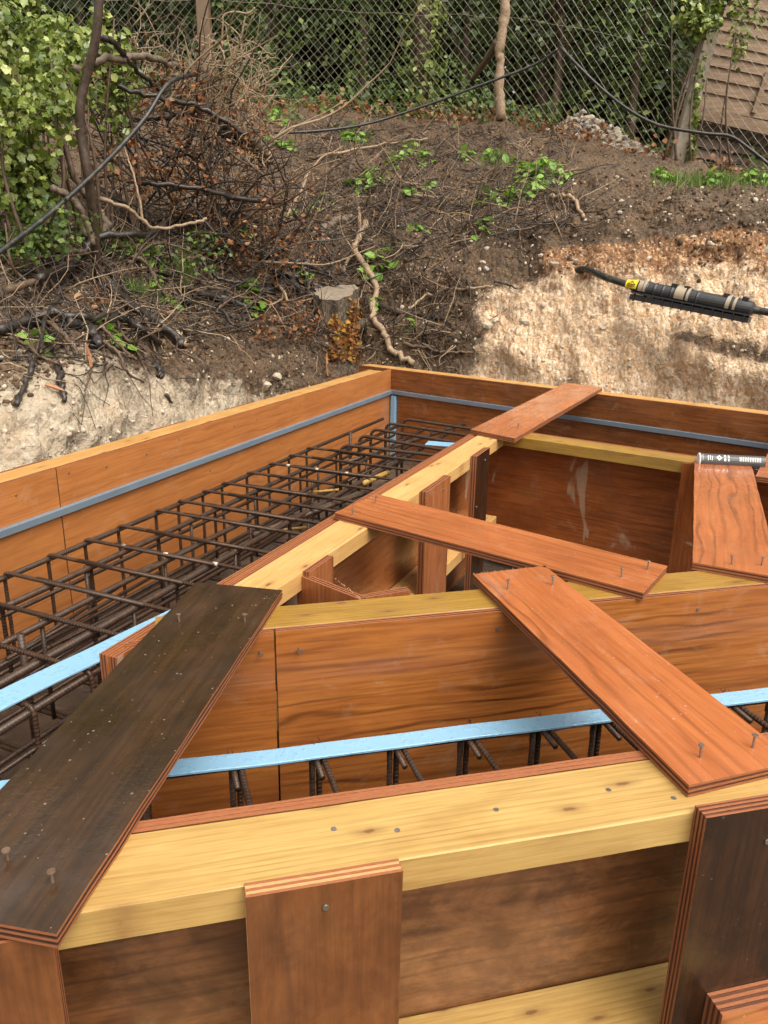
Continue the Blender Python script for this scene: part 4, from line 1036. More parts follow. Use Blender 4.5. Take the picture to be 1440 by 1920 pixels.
branch('orange brown root bent over the bank crest', [(1030, 376), (1060, 373), (1082, 382), (1090, 412)], .018, .014, 'bark_pale', .03)
branch('thin bare root poking from the chalk crest', [(860, 542), (890, 540), (925, 541)], .012, .008, 'bark_pale', .03)
branch('dark root poking beside the bare one', [(925, 535), (950, 540), (972, 548)], .009, .005, 'bark_dark', .03)
branch('black cut pole end under the brown leaves', [(260, 345), (370, 352), (440, 370), (528, 382)], .016, .020, 'bark_dark', Y=[5.6, 5.7, 5.9, 6.1])
branch('log butt sticking out of the brush pile to the right', [(400, 215), (440, 245), (475, 268), (505, 292)], .040, .036, 'bark_grey', Y=[6.4, 6.3, 6.2, 6.1], cut=1)
branch('second log butt under the first in the brush pile', [(420, 250), (460, 275), (502, 304)], .034, .032, 'bark_dark', Y=[6.4, 6.3, 6.2], cut=1)
branch('grey arched limb over the top of the brush pile', [(135, 130), (180, 118), (235, 107), (280, 108), (325, 122), (370, 150)], .024, .018, 'bark_grey', Y=[5.2, 5.2, 5.4, 5.7, 6.0, 6.3])
branch('black bowed branch springing from the slender trunk', [(188, 70), (210, 78), (235, 110), (262, 138), (300, 170)], .020, .012, 'bark_dark', Y=[5.1, 5.2, 5.4, 5.6, 5.8])
branch('black slanting branch across the pile of brown leaves', [(218, 160), (270, 178), (330, 190), (370, 198), (430, 232), (470, 262)], .015, .018, 'bark_dark', Y=[5.5, 5.6, 5.7, 5.8, 5.9, 6.0])
branch('thick dark branch buried in the middle of the brush', [(225, 225), (290, 222), (350, 212), (395, 205)], .024, .020, 'bark_dark', Y=[6.0, 6.1, 6.2, 6.3])
branch('pale forked limb in the lower brush pile', [(188, 372), (240, 392), (268, 415), (300, 428), (360, 418), (388, 411)], .013, .009, 'bark_pale', Y=[5.2, 5.25, 5.35, 5.4, 5.45, 5.5])
branch('pale bent twig rising from the lower fork', [(268, 418), (258, 360), (245, 310), (232, 275)], .009, .005, 'bark_pale', Y=[5.35, 5.35, 5.4, 5.5])
branch('brown slanting branch behind the ivy', [(75, 190), (110, 245), (130, 310), (160, 370)], .018, .020, 'bark_brown', Y=[4.9, 5.0, 5.0, 5.0])
branch('grey leaning branch at foot of the slender trunk', [(95, 350), (135, 375), (160, 410), (175, 460)], .020, .018, 'bark_grey', Y=[4.7, 4.8, 4.85, 4.9])
branch('long fallen branch on the soil crest at centre', [(700, 350), (740, 353), (790, 358)], .013, .010, 'bark_dark', .03)
branch('tan fallen branch on the path by the fence', [(580, 300), (640, 290), (720, 275), (800, 265)], .014, .010, 'bark_pale', .03)
branch('short tan log on the slope crest', [(760, 368), (800, 372), (850, 375)], .016, .008, 'bark_pale', .02)

# the slender dark trunk at left
sp_ = [AT(190, -120, 4.7), AT(186, 0, 4.7), AT(178, 80, 4.72), AT(160, 150, 4.75), AT(150, 200, 4.75), AT(153, 260, 4.78), AT(165, 330, 4.8), AT(176, 420, 4.9), AT(184, 520, 5.05)]
o = thing('sapling', 'slender dark bare trunk rising through the brush at left', 'tree', sp_[-1])
tubes('trunk', [(spline(sp_, 6), np.linspace(.023, .028, 49))], 'bark_twig', o, 10)

# tangle of thin branches in the brush pile, alike: singly, then the finest as stuff
def rnd_curve(c, d, L, curl, n=7):
    P_ = [np.array(c, float)]; d = unit(d)
    for k in range(n):
        d = unit(d + RNG.normal(size=3) * curl + [0, 0, .02]); P_.append(P_[-1] + d * L / n)
    return np.array(P_)
PC = AT(345, 300, 6.2)
def inpile(): 
    while True:
        q = RNG.uniform(-1, 1, 3)
        if q @ q < 1:
            k = random.random(); c, e = ((AT(280, 230, 6.0), [.52, .38, .60]) if k < .36 else (AT(390, 270, 6.2), [.58, .40, .62]) if k < .68 else (AT(450, 410, 6.1), [.60, .32, .45]))
            return c + q * e
for k in range(70):
    c = inpile(); c[2] = max(c[2] - .3, drop(c[0], c[1]))
    P_ = rnd_curve(c, [RNG.normal() + .35, RNG.normal() * .4 - .1, RNG.normal() * .5 + .35], random.uniform(.7, 1.5), .20)
    o = tubes('branch', [(spline(P_, 2), np.linspace(random.uniform(.007, .013), .003, 15))], random.choice(('bark_brown', 'bark_dark', 'bark_pale', 'bark_dark')), None, 5)
    tag(o, 'thin bare branch tangled in the brown leaved brush pile', 'branch', 'thin branches in the brush pile')
tw = {'bark_pale': [], 'bark_brown': [], 'bark_dark': []}
for k in range(560):
    c = inpile(); c[2] = max(c[2], drop(c[0], c[1]))
    up_ = (c[2] - PC[2]) / .7
    P_ = rnd_curve(c, [RNG.normal() + .3, RNG.normal() * .4, RNG.normal() * .6 + .25 + .3 * up_], random.uniform(.25, .6), .38, 6)
    tw['bark_pale' if up_ > .2 and random.random() < .55 else ('bark_brown' if random.random() < .5 else 'bark_dark')].append((P_, np.linspace(.0048, .0016, 7)))
# sprays of curly bleached twigs standing above the pile
for (px, py, n_, h) in ((415, 170, 11, .55), (445, 205, 10, .6), (385, 175, 9, .40), (330, 160, 8, .3), (300, 140, 5, .3), (460, 240, 8, .45), (425, 120, 6, .4), (240, 100, 4, .2), (480, 300, 8, .35)):
    for k in range(n_):
        c = AT(px + random.uniform(-25, 25), py + random.uniform(-20, 20), 6.1 + random.uniform(-.15, .2))
        P_ = rnd_curve(c, [RNG.normal() * .55 + .15, RNG.normal() * .3, 1.0], h * random.uniform(.5, 1.1), .42, 8)
        tw['bark_pale'].append((P_, np.linspace(.0062, .0020, 9)))
        for q in (3, 5, 6):
            P2_ = rnd_curve(P_[q], RNG.normal(size=3) + [.2, 0, .5], h * .3, .5, 5); tw['bark_pale'].append((P2_, np.linspace(.004, .0015, 6)))
for (pl, rr_) in (([(415, 88), (418, 45), (420, 28), (440, 22), (465, 25), (478, 14)], .006), ([(420, 40), (445, 62), (452, 75), (455, 95), (478, 115)], .005), ([(452, 75), (458, 40), (460, 30)], .005), ([(460, 75), (480, 82), (500, 98)], .004), ([(430, 130), (455, 150), (460, 185), (460, 210)], .007), ([(470, 160), (485, 145), (476, 125), (455, 122)], .005)):
    tw['bark_pale'].append((spline([AT(x, y, 6.1) for x, y in pl], 5), rr_))
# fine litter over the slope
for k in range(2900):
    r_ = random.random() if k < 2300 else .9
    if r_ < .45: px, py = random.uniform(180, 640), random.uniform(400, 640)
    elif r_ < .62: px, py = random.uniform(-20, 330), random.uniform(440, 690)
    elif r_ < .85: px, py = random.uniform(560, 880), random.uniform(330, 670)
    else: px, py = random.uniform(560, 1080), random.uniform(235, 450)
    p, n = bank(px, py, .012)
    d = unit(np.cross(n, RNG.normal(size=3)) + n * random.uniform(-.1, .25))
    P_ = rnd_curve(p, d, random.uniform(.12, .55), .22, 5)
    for q in P_: q[2] = max(q[2], drop(q[0], q[1]) + .004)
    tw[random.choice(('bark_pale', 'bark_brown', 'bark_brown', 'bark_dark', 'bark_dark'))].append((P_, np.linspace(random.uniform(.0025, .0065), .0015, 6)))
for (mt, lab) in (('bark_pale', 'bleached curly dead twigs over the brush and slope'), ('bark_brown', 'brown dead twigs littering brush pile and slope'), ('bark_dark', 'black wet twigs littering the brush and soil')):
    o = tubes('twigs', tw[mt], mt, None, 4, origin=(0, 0, 0)); tag(o, lab, None, kind='stuff')
for k in range(46):                                    # middling black sticks strewn through the litter
    if k < 26: px, py = random.uniform(-10, 330), random.uniform(450, 660)
    else: px, py = random.uniform(350, 620), random.uniform(430, 600)
    a = random.gauss(.25, .5); L = random.uniform(40, 110)
    pl = [(px + math.cos(a) * L * s_ + random.uniform(-4, 4), py + math.sin(a) * L * s_ + random.uniform(-6, 6)) for s_ in (0, .35, .7, 1)]
    branch('black wet stick strewn in the litter of the slope', pl, random.uniform(.008, .017), .006, random.choice(('bark_dark', 'bark_dark', 'bark_brown')), random.uniform(.02, .09), group='wet sticks strewn on the slope')

# ================================================================== chain link fence
fl_ = [CT[cp.index(c)][5] for c in (-300, 0, 200, 400, 640, 900, 1080, 1260, 1440, 1800)]
FL = spline([np.array([p[0], p[1], 0]) for p in fl_], 8)
cum = np.concatenate([[0], np.cumsum(np.linalg.norm(np.diff(FL, axis=0), axis=1))]); FLEN = cum[-1]
def fpt(s_):
    x, y = np.interp(s_, cum, FL[:, 0]), np.interp(s_, cum, FL[:, 1]); return np.array([x, y])
def fz(x, y): return drop(x, y)
fence = thing('chain_link_fence', 'rusty grey chain link fence along the top of the bank', 'fence', [FL[len(FL) // 2][0], FL[len(FL) // 2][1], fz(*FL[len(FL) // 2][:2])])
pch, FH = .047, 2.5
nw = int(FLEN / pch); ns = int(FH / (pch * 1.03))
zb = np.array([fz(*fpt(s_)) for s_ in np.linspace(0, FLEN, 120)]); zb = np.convolve(np.pad(zb, 6, 'edge'), np.ones(13) / 13, 'valid')
def base_z(s_): return np.interp(s_, np.linspace(0, FLEN, 120), zb)
V_, F_ = [], []; o_ = 0
off3 = np.array([(math.cos(a), math.sin(a)) for a in (.78, 2.35, 3.92, 5.49)])
Z = np.arange(ns + 1) * pch * 1.03
for k in range(nw):
    s_ = (k + ((np.arange(ns + 1) + k) % 2)) * pch + RNG.normal(size=ns + 1) * .0025
    bul = .05 * np.sin(k * .025) * np.sin(Z * 1.3)
    x = np.interp(s_, cum, FL[:, 0]); y = np.interp(s_, cum, FL[:, 1]) + bul; z = base_z(s_) + Z - .05
    pts = np.stack([x, y, z], 1)
    for a in off3: V_.append(pts + np.array([a[0] * .0024, a[1] * .0024, 0]))
    n_ = ns + 1
    for l in range(ns):
        for q in range(4):
            r_ = (q + 1) % 4
            F_.append((o_ + q * n_ + l, o_ + r_ * n_ + l, o_ + r_ * n_ + l + 1, o_ + q * n_ + l + 1))
    o_ += 4 * n_
o = link('wire_mesh', mesh('wire_mesh', np.concatenate(V_), F_, 'galv'), fence); o['kind'] = 'stuff'
for h in (.1, 1.02, 2.3):
    tubes('line_wire', [([np.array([*fpt(s_), base_z(s_) + h + .01 * math.sin(s_ * 9)]) for s_ in np.linspace(0, FLEN, 60)], .002)], 'galv', fence, 4)
def fpost(px, Y, lean, wd, h, mat, name, label, cat):
    b = AT(*px, Y); b[2] = drop(b[0], b[1]) - .1
    tp = b + np.array([lean, 0, h])
    o = thing(name, label, cat, b); ez = unit(tp - b); ex = unit(np.cross((0, 1, 0), ez)); ey = np.cross(ez, ex)
    link('post_shaft', timber_mesh('post_shaft', h, wd, wd * .9, mat, .008, 16, .004), o, frame(b - ex * wd / 2 + ey * wd * .45, ez, ex, np.cross(ez, ex))); return o
fpost((1266, 300), 8.33, .40, .125, 2.6, 'concrete', 'fence_post', 'leaning grey concrete fence post with ivy beside the old board panel', 'post')
fpost((390, 150), 9.62, -.03, .14, 2.4, 'timber_grey', 'fence_post', 'plain upright timber fence post behind the brush pile', 'post')
# gnarled stem against the fence
b = bank(940, 218)[0]; Yb = b[1] - .05
o = thing('gnarled_stem', 'gnarled bare tree stem standing against the fence at centre', 'tree', b)
pts = [AT(940, 222, Yb), AT(936, 170, Yb), AT(938, 120, Yb), AT(937, 90, Yb), AT(945, 40, Yb), AT(948, -20, Yb), AT(955, -150, Yb)]
tubes('trunk', [(spline(pts, 6) + RNG.normal(size=(37, 3)) * .005, .047 + .006 * np.sin(np.linspace(0, 11, 37)) + RNG.normal(size=37) * .004)], 'bark_pale', o, 9)
tubes('side_limb', [(spline([AT(934, 78, Yb), AT(922, 98, Yb + .1), AT(908, 118, Yb + .2), AT(885, 150, Yb + .4)], 5), np.linspace(.045, .025, 16))], 'bark_brown', o, 8)

# old board panel behind the fence at right
pn = thing('board_panel', 'old brown horizontal board panel behind the fence at right', 'fence panel', AT(1420, 330, 9.0))
PY = 8.75
def pslab(name, c4, th=.022, mat='old_board', dz=0.0, lap=0.0):
    q = [AT(x, y, PY + dz - (lap if i > 1 else 0)) for i, (x, y) in enumerate(c4)]; bk = [p + np.array([0, th, 0]) for p in q]
    return link(name, mesh(name, q + bk, [(0, 3, 2, 1), (4, 5, 6, 7), (0, 1, 5, 4), (1, 2, 6, 5), (2, 3, 7, 6), (3, 0, 4, 7)], mat), pn)
ys = [-60, -28, 0, 27, 52, 77, 97, 118, 142, 168, 197]
for i in range(len(ys) - 1):
    y0, y1 = ys[i], ys[i + 1]; xl = lambda y: 1346 - (y - 20) * .26
    j = random.uniform(-1.5, 1.5)
    pslab('board', [(xl(y0) + j, y0), (1700, y0 + 75), (1700, y1 + 77), (xl(y1) + j, y1 + 2)], .03, 'old_board', random.uniform(0, .006), .022)
pslab('bottom_rail', [(1299, 197), (1700, 285), (1700, 312), (1296, 220)], .05, 'old_board', -.03)
for y0, y1 in ((222, 246), (247, 270), (271, 291)):
    pslab('board', [(1296, y0 + 4), (1700, y0 + 72), (1700, y1 + 70), (1295, y1 + 2)], .03, 'bark_brown', .12 + random.uniform(0, .02), .04)
pslab('plinth_rail', [(1305, 306), (1700, 325), (1700, 336), (1305, 315)], .05, 'bark_brown', .05)
pslab('edge_batten', [(1341, 18), (1348, 20), (1308, 160), (1301, 158)], .03, 'old_board', -.05)
pslab('cross_batten', [(1436, 135), (1446, 137), (1418, 212), (1410, 210)], .03, 'old_board', -.05)

# rubble heap by the fence
rb = thing('rubble_heap', 'heap of flints, chalk lumps and leaves piled behind the fence', 'rubble', AT(1110, 285, 8.9))
rp = []
for k in range(230):
    u_ = random.random(); px = 1010 + 240 * u_; topy = 205 + abs(u_ - .35) * 150
    by = 245 + 60 * u_
    py = random.uniform(topy, by); p = AT(px, py, 9.35 - .75 * u_ + (by - py) * .003)
    p[2] = max(p[2], drop(p[0], p[1]) + .02); put_rock(p, random.choice((.028, .036, .045, .06)), rb)
mv = []
for u_ in np.linspace(-.05, 1.05, 24):
    for w_ in np.linspace(0, 1, 8):
        px = 1010 + 240 * u_; topy = 208 + abs(u_ - .35) * 150; by = 255 + 62 * u_
        mv.append(AT(px, topy + (by - topy) * w_, 9.5 - .75 * u_ + (by - (topy + (by - topy) * w_)) * .003) + RNG.normal(size=3) * .025)
link('mound', mesh('mound', np.array(mv), [(i * 8 + j, (i + 1) * 8 + j, (i + 1) * 8 + j + 1, i * 8 + j + 1) for i in range(23) for j in range(7)], 'bark_brown', smooth=True), rb)

# ================================================================== foliage
def scatter_leaves(name, pos, sz, mat, parent, tmpl=(QUAD, QUAD_F), up=.5, tilt=.7, nrm=None):
    pos = np.asarray(pos); n = nrm if nrm is not None else np.tile([0, -.5, up], (len(pos), 1))
    return bulk(name, tmpl[0], tmpl[1], pos, rots(len(pos), tilt, np.asarray(n, float)), sz, mat, parent)
def clump_points(c, rad, n, clumps=14, spread=.3):
    cs = RNG.normal(size=(clumps, 3)); cs /= np.linalg.norm(cs, axis=1)[:, None]; cs *= RNG.uniform(.45, 1, (clumps, 1)) ** .6
    k = RNG.integers(0, clumps, n); q = cs[k] + RNG.normal(size=(n, 3)) * spread
    return np.asarray(c) + q * np.asarray(rad)
def tree(label, x, y, h, rad, n, mat, trunk_r=.07, size=.085, name='shrub', low=.15, group='trees and shrubs behind the fence', cat='shrub'):
    z = drop(x, y); t = thing(name, label, cat, (x, y, z - .05), group)
    P_ = spline([[x, y, z - .1], [x + random.uniform(-.1, .1), y, z + h * .35], [x + random.uniform(-.25, .25), y + random.uniform(-.1, .1), z + h * .75]], 5)
    tubes('trunk', [(P_, np.linspace(trunk_r, trunk_r * .5, len(P_)))], 'bark_brown', t, 8)
    for k in range(6):
        s_ = P_[random.randint(3, len(P_) - 1)]; e = s_ + np.array([random.uniform(-.7, .7) * rad[0], random.uniform(-.6, .4) * rad[1], random.uniform(.1, .4) * h])
        tubes('limb', [(spline([s_, (s_ + e) / 2 + RNG.normal(size=3) * .08, e], 4), np.linspace(trunk_r * .45, .006, 9))], 'bark_brown', t, 6)
    c = (x, y, z + h * (.5 + low))
    pts = clump_points(c, (rad[0], rad[1], h * .5), n, 16, .24); pts[:, 2] = np.maximum(pts[:, 2], z + .03)
    o = scatter_leaves('crown', pts, RNG.uniform(size * .6, size * 1.3, n), mat, t); o['kind'] = 'stuff'
    return t
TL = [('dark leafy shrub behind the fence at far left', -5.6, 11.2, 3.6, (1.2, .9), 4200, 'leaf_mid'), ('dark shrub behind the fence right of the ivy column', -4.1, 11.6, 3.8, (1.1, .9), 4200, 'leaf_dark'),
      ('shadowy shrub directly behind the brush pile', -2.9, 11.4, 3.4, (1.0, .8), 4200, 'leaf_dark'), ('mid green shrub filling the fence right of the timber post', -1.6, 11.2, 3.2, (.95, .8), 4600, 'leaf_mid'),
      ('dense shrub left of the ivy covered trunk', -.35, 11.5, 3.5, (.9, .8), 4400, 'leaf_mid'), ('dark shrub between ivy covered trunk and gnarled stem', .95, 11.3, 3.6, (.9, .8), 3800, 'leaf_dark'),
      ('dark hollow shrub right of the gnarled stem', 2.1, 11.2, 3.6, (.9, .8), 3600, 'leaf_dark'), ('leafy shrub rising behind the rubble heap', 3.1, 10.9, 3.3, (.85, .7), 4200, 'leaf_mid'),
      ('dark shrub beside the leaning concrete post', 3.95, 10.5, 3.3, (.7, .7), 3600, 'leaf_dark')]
for a in TL: tree(*a)
ORD = ('first', 'second', 'third', 'fourth', 'fifth', 'sixth', 'seventh', 'eighth', 'ninth')
for i, (x, y) in enumerate(((-8.5, 14), (-6.2, 15), (-4.0, 14.5), (-1.8, 15.2), (.4, 14.6), (2.6, 15), (4.8, 14.4), (7.0, 13.8), (9.2, 13.0))):
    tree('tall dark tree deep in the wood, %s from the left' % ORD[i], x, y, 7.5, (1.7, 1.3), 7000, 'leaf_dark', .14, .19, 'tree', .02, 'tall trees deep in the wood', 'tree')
wp = np.stack([RNG.uniform(-22, 22, 26000), RNG.normal(18.5, 1.0, 26000), 1.2 + 12 * RNG.random(26000) ** 1.5], 1); wp[:, 1] += np.abs(wp[:, 0]) * -.12
wp2 = wp[:12000] + [0, 3.2, 0]; wp2[:, 0] = RNG.uniform(-24, 24, 12000); wp = np.vstack([wp, wp2])
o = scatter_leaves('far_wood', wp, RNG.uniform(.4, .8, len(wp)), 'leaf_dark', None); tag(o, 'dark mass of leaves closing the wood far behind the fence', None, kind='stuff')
o = thing('ivy_clad_tree', 'tree trunk thickly clad in yellow green ivy behind the fence', 'tree', (.34, 10.3, drop(.34, 10.3)))
zt = drop(.34, 10.3); tubes('trunk', [([[.34, 10.3, zt - .1], [.36, 10.3, zt + 1.2], [.38, 10.3, zt + 4]], .11)], 'bark_brown', o, 10)
n_ = 1500; a = RNG.uniform(0, 6.28, n_); r = .13 + RNG.gamma(2, .035, n_); z = zt + RNG.uniform(0, 3.2, n_)
q = scatter_leaves('ivy_leaves', np.stack([.36 + r * np.cos(a), 10.3 + r * np.sin(a), z], 1), RNG.uniform(.04, .08, n_), 'leaf_ivy', o, (OVAL, OVAL_F), nrm=np.stack([np.cos(a), np.sin(a), np.full(n_, .3)], 1), tilt=.5); q['kind'] = 'stuff'
# ground ivy behind and under the fence
gp = []
for k in range(7000):
    s_ = random.uniform(0, FLEN); p = fpt(s_); yy = p[1] + random.gauss(.55, .5)
    if yy < p[1] - (.35 if -2.2 < p[0] < 1.2 else .08) or (1.85 < p[0] < 3.7 and yy < p[1] + .75): continue
    hgt = max(0, .55 - abs(yy - p[1] - .6) * .4) * random.random() ** 1.4 * (.4 + .9 * abs(math.sin(s_ * 1.3)))
    gp.append((p[0], yy, drop(p[0], yy) + .02 + hgt))
o = scatter_leaves('ground_ivy', gp, RNG.uniform(.04, .085, len(gp)), 'leaf_mid', None, (OVAL, OVAL_F), up=1.0, tilt=.7); tag(o, 'low ivy and bramble covering the ground behind the fence', None, kind='stuff')
# brown leaf litter along the fence foot
lp_ = []
for k in range(1500):
    s_ = random.uniform(FLEN * .25, FLEN); p = fpt(s_); yy = p[1] + random.gauss(-.02, .16)
    lp_.append((p[0], yy, drop(p[0], yy) + abs(random.gauss(0, .07)) + .01))
o = scatter_leaves('leaf_litter', lp_, RNG.uniform(.03, .07, len(lp_)), 'leaf_dead', None, (OVAL, OVAL_F), up=.8, tilt=.8); tag(o, 'brown leaf litter heaped along the fence foot', None, kind='stuff')
# dead leaves hanging in the brush and caught on the slope
dp = [inpile() - [0, .12, .06] for _ in range(420)]
dl = []
for c in dp[:230]:
    for k in range(random.randint(2, 9)): dl.append(c + RNG.normal(size=3) * .055)
for (x0, x1, y0, y1, n_) in ((420, 620, 380, 480, 120), (480, 600, 560, 640, 170), (380, 480, 430, 480, 60), (150, 200, 560, 585, 26), (480, 640, 480, 560, 90), (200, 420, 330, 470, 120)):
    for k in range(n_): dl.append(bank(random.uniform(x0, x1), random.uniform(y0, y1), random.uniform(.01, .10))[0])
o = scatter_leaves('dead_leaves', dl, RNG.uniform(.022, .055, len(dl)), 'leaf_dead', None, (CURL, CURL_F), up=.3, tilt=2.0); tag(o, 'crisp brown dead leaves caught in the brush pile and litter', None, kind='stuff')

sp2 = []
for k in range(2600):
    px, py = (random.uniform(480, 1010), random.uniform(235, 420)) if k % 2 else (random.uniform(300, 900), random.uniform(380, 680))
    sp2.append(bank(px, py, random.uniform(.002, .02))[0])
o = scatter_leaves('leaf_crumbs', sp2, RNG.uniform(.010, .034, len(sp2)), 'leaf_brown', None, (CURL, CURL_F), up=1.2, tilt=.9); tag(o, 'small brown leaf fragments littering the slope', None, kind='stuff')
# leaves that can be picked out singly share these meshes
LEAFM = {m: mesh('leaf', LEAF, LEAF_F, m) for m in ('leaf_ivy', 'leaf_fresh', 'leaf_mid')}
OVALM = {m: mesh('leaf', OVAL, OVAL_F, m) for m in ('leaf_ivy', 'leaf_fresh')}
def put_leaf(p, nrm, s_, me, parent, tilt=.5):
    R = rots(1, tilt, np.array([nrm], float))[0]
    m = Matrix.Identity(4)
    for i in range(3):
        for j in range(3): m[i][j] = R[i, j] * s_
        m[i][3] = p[i]
    o = bpy.data.objects.new('leaf', me); COL.objects.link(o); o.parent = parent; o.matrix_basis = parent.matrix_basis.inverted() @ m
    return o
def ivy_mass(label, c, rad, n, single, size, mat='leaf_ivy', stems=5, name='ivy_bush', lumps=12):
    c = np.array(c); t = thing(name, label, 'ivy', (c[0], c[1], max(drop(c[0], c[1]), c[2] - rad[2])))
    for k in range(stems):
        a = c + RNG.uniform(-.6, .6, 3) * rad; a[2] = drop(a[0], a[1]) - .02; e = c + RNG.uniform(-.8, .8, 3) * rad
        tubes('stem', [(spline([a, (a + e) / 2 + RNG.normal(size=3) * .08, e], 5), np.linspace(.014, .005, 11))], 'bark_brown', t, 5)
    lc = RNG.normal(size=(lumps, 3)); lc /= np.linalg.norm(lc, axis=1)[:, None]; lc *= RNG.uniform(.35, .85, (lumps, 1)); lr = RNG.uniform(.28, .52, lumps)
    k = RNG.integers(0, lumps, n * 3)
    d = RNG.normal(size=(n * 3, 3)); d /= np.linalg.norm(d, axis=1)[:, None]
    sh = RNG.beta(3, 1.2, n * 3)
    q = c + (lc[k] + d * (lr[k] * sh)[:, None]) * np.array(rad) * 1.12
    keep = np.array([p[2] > drop(p[0], p[1]) for p in q]); q, d, sh, lk = q[keep][:n], d[keep][:n], sh[keep][:n], lc[k][keep][:n]
    nn_ = d * [1, 1, .6] + [0, -.35, .55]
    front = np.argsort(-(-d[:, 1] - lk[:, 1] * 1.5 + .3 * d[:, 2] + sh)); si = front[:single]; rest = front[single:]
    for i in si: put_leaf(q[i], nn_[i], random.uniform(size * .7, size * 1.35), LEAFM[mat], t, .6)
    o = bulk('foliage', LEAF, LEAF_F, q[rest], rots(len(rest), .7, nn_[rest]), RNG.uniform(size * .6, size * 1.2, len(rest)), mat, t); o['kind'] = 'stuff'
    return t
ivy_mass('big bright ivy mass bulging at the left photo edge', AT(-5, 225, 4.85), (.48, .36, .60), 4200, 290, .047, stems=8, lumps=26)
ivy_mass('ivy covered column in the top left corner', AT(10, 20, 6.2), (.30, .28, .75), 2000, 110, .055)
ivy_mass('drooping ivy clump beside the slender trunk', AT(112, 125, 5.3), (.26, .22, .26), 900, 80, .046)
ivy_mass('low small leaved ivy below the big ivy mass', AT(40, 430, 4.65), (.46, .26, .24), 620, 90, .034, 'leaf_mid')
ivy_mass('dark ivy hanging behind the slender trunk', AT(205, 150, 5.7), (.16, .16, .55), 500, 30, .05, 'leaf_ivy')
ivy_mass('ivy sprawling over the concrete post and panel top', AT(1320, 15, 8.2), (.42, .12, .26), 620, 40, .05, 'leaf_ivy', 3)
ivy_mass('ivy strand climbing along the leaning concrete post', AT(1309, 190, 8.25), (.06, .06, .80), 170, 20, .045, 'leaf_ivy', 3)
ivy_mass('sparse ivy sprig hanging on the board panel', AT(1395, 50, 8.15), (.22, .06, .28), 150, 30, .045, 'leaf_ivy', 2)
ivy_mass('green undergrowth at foot of the brush pile', AT(300, 470, 5.35), (.42, .16, .18), 260, 40, .030, 'leaf_mid', 4)

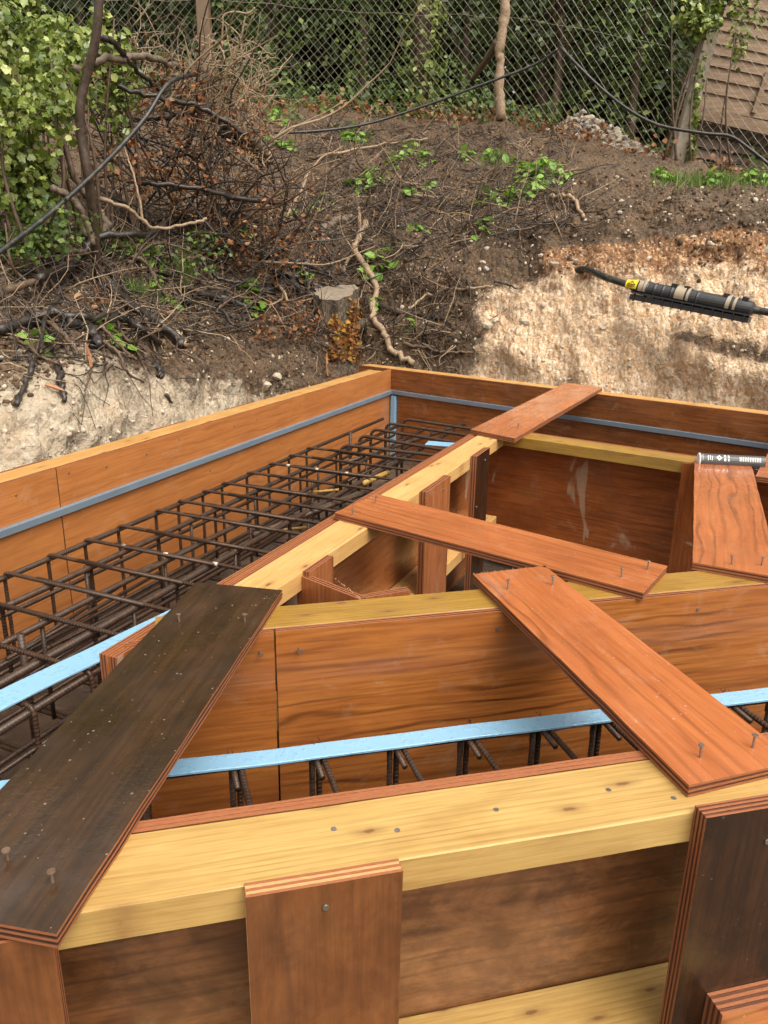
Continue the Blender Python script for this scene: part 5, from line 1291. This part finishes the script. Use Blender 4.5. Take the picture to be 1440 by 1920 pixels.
# young weeds on the slope
def weed(px, py, s_, n, label, mat='leaf_fresh', lsz=.05, group='young green weeds on the slope', h=.5):
    p, nr = bank(px, py); t = thing('weed_plant', label, 'weed', p, group)
    for k in range(n):
        a = random.uniform(0, 6.28); r = s_ * random.random() ** .6
        e = p + np.array([math.cos(a) * r, math.sin(a) * r * .8, 0]); e[2] = max(drop(e[0], e[1]), p[2] - .1) + .02 + s_ * h * random.random() * (1.2 - r / s_)
        if k % 2 == 0: tubes('stem', [([p + RNG.normal(size=3) * .008 - [0, 0, .01], (p + e) / 2 + [0, 0, .015], e], .0022)], 'leaf_fresh' if 'leaf_fresh' in MAT else 'bark_pale', t, 4)
        put_leaf(e, (math.cos(a) * .5, math.sin(a) * .5 - .3, 1), random.uniform(lsz * .7, lsz * 1.4), OVALM[mat], t, .3)
for w_ in ((515, 228, .16, 16, 'weed clump beside the upper brush, nearest the fence path'), (512, 268, .18, 18, 'weed clump just right of the brush pile leaves'), (545, 280, .10, 9, 'small weed just right of that clump'),
    (665, 262, .17, 16, 'weed clump on the path at the top centre'), (696, 335, .17, 22, 'bushy weed at the head of the slope'), (662, 352, .08, 8, 'small weed left of the bushy one'), (762, 288, .16, 16, 'weed clump under the tan fallen branch'),
    (795, 300, .12, 12, 'weed clump just right of the fallen branch'), (875, 298, .10, 10, 'weed at the crest left of the large crest clump'), (925, 300, .14, 16, 'spreading weed on the crest below the gnarled stem'), (955, 312, .10, 10, 'small weed on the crest between two clumps'),
    (1018, 335, .26, 60, 'largest leafy weed clump on the crest'), (1000, 362, .12, 14, 'weed hanging just below the largest clump'), (918, 372, .10, 12, 'weed on the dark soil below the crest'), (950, 384, .14, 18, 'wider weed right beside it on the dark soil'),
    (780, 434, .07, 10, 'lone tiny weed on the dark slope'), (905, 428, .07, 8, 'lone weed near the chalk crest'), (606, 377, .08, 7, 'weed among twigs left of the slope head'), (735, 318, .10, 9, 'weed between bushy weed and fallen branch'),
    (770, 368, .08, 7, 'weed by the short tan log'), (800, 355, .07, 6, 'weed right of the black fallen branch'), (715, 518, .15, 14, 'broad leaved weed right of the stump'), (690, 512, .08, 5, 'broad leaves touching the peeled branch'),
    (768, 622, .05, 4, 'single upright leaf below the stump slope'), (565, 520, .08, 5, 'broad leaves above the black logs'), (545, 410, .05, 4, 'few leaves in the twig litter'), (460, 440, .10, 7, 'broad leaves under the brown brush'),
    (465, 582, .12, 10, 'drooping broad weed in front of the log pile'), (275, 490, .13, 14, 'bright broad weed beside the thick black pole'), (75, 640, .07, 8, 'weed on bare soil at lower left'), (207, 628, .08, 11, 'weed on bare soil right of the log end'),
    (320, 575, .09, 10, 'weed left of the upright twig fork'), (300, 555, .07, 8, 'small weed above the black pole'), (660, 258, .10, 10, 'weed tuft behind the path clump'), (1240, 333, .08, 8, 'small weed at the bank edge near the concrete post'),
    (1335, 345, .12, 14, 'weed row at the bank edge below the panel'), (1405, 338, .12, 10, 'round leaved weed at the right photo edge'), (700, 575, .06, 5, 'weed sprig beside the peeled branch'), (590, 400, .06, 5, 'tiny weed near the dark weathered log')):
    big = 'broad' in w_[4]
    weed(w_[0], w_[1], w_[2] * 1.1, int(w_[3] * 1.5), w_[4], lsz=.09 if big else .066)
# grass tufts
gp, gn = [], []
BL = [(-.035, 0, 0), (.035, 0, 0), (.02, .02, .55), (.0, .16, 1.0), (-.02, .02, .55)]
def grass(x0, x1, y0, y1, n):
    for k in range(n): gp.append(bank(random.uniform(x0, x1), random.gauss((y0 + y1) / 2, (y1 - y0) / 4))[0])
[grass(x_ - 14, x_ + 14, 332, 356, 48) for x_ in (1235, 1262, 1280, 1300, 1312, 1338, 1350, 1362, 1390, 1402, 1428, 1440)]; grass(330, 365, 480, 545, 240); grass(240, 300, 540, 570, 160); grass(640, 660, 665, 690, 60); grass(500, 560, 205, 235, 120); grass(900, 960, 290, 320, 90); grass(640, 700, 250, 275, 120)
gp = np.array(gp); R_ = rots(len(gp), .35, np.tile([0, -.1, 1.0], (len(gp), 1)))
o = bulk('grass', BL, [(0, 1, 2, 4), (4, 2, 3)], gp, R_, RNG.uniform(.05, .12, len(gp)), 'grass_blade'); tag(o, 'short green grass tufts on the bank edge and slope', None, kind='stuff')
# torn red brown wood shreds near the wall
for px, py, l_, lab in ((612, 690, .17, 'upright torn red wood splinter below the stump'), (632, 700, .08, 'small torn splinter beside the upright one'), (85, 712, .09, 'orange torn splinter on soil at lower left'), (172, 680, .11, 'torn root splinter hanging at the chalk edge')):
    p, n = bank(px, py + 15, .02); d = unit(np.array([random.uniform(-.15, .15), 0, 1]) if l_ > .1 else np.array([.9, 0, -.3]))
    o = tubes('wood_splinter', [(np.array([p, p + d * l_ * .5 + RNG.normal(size=3) * .004, p + d * l_]), [.007, .010, .003])], 'shred', None, 5, smooth=False); tag(o, lab, 'splinter', 'torn wood splinters')
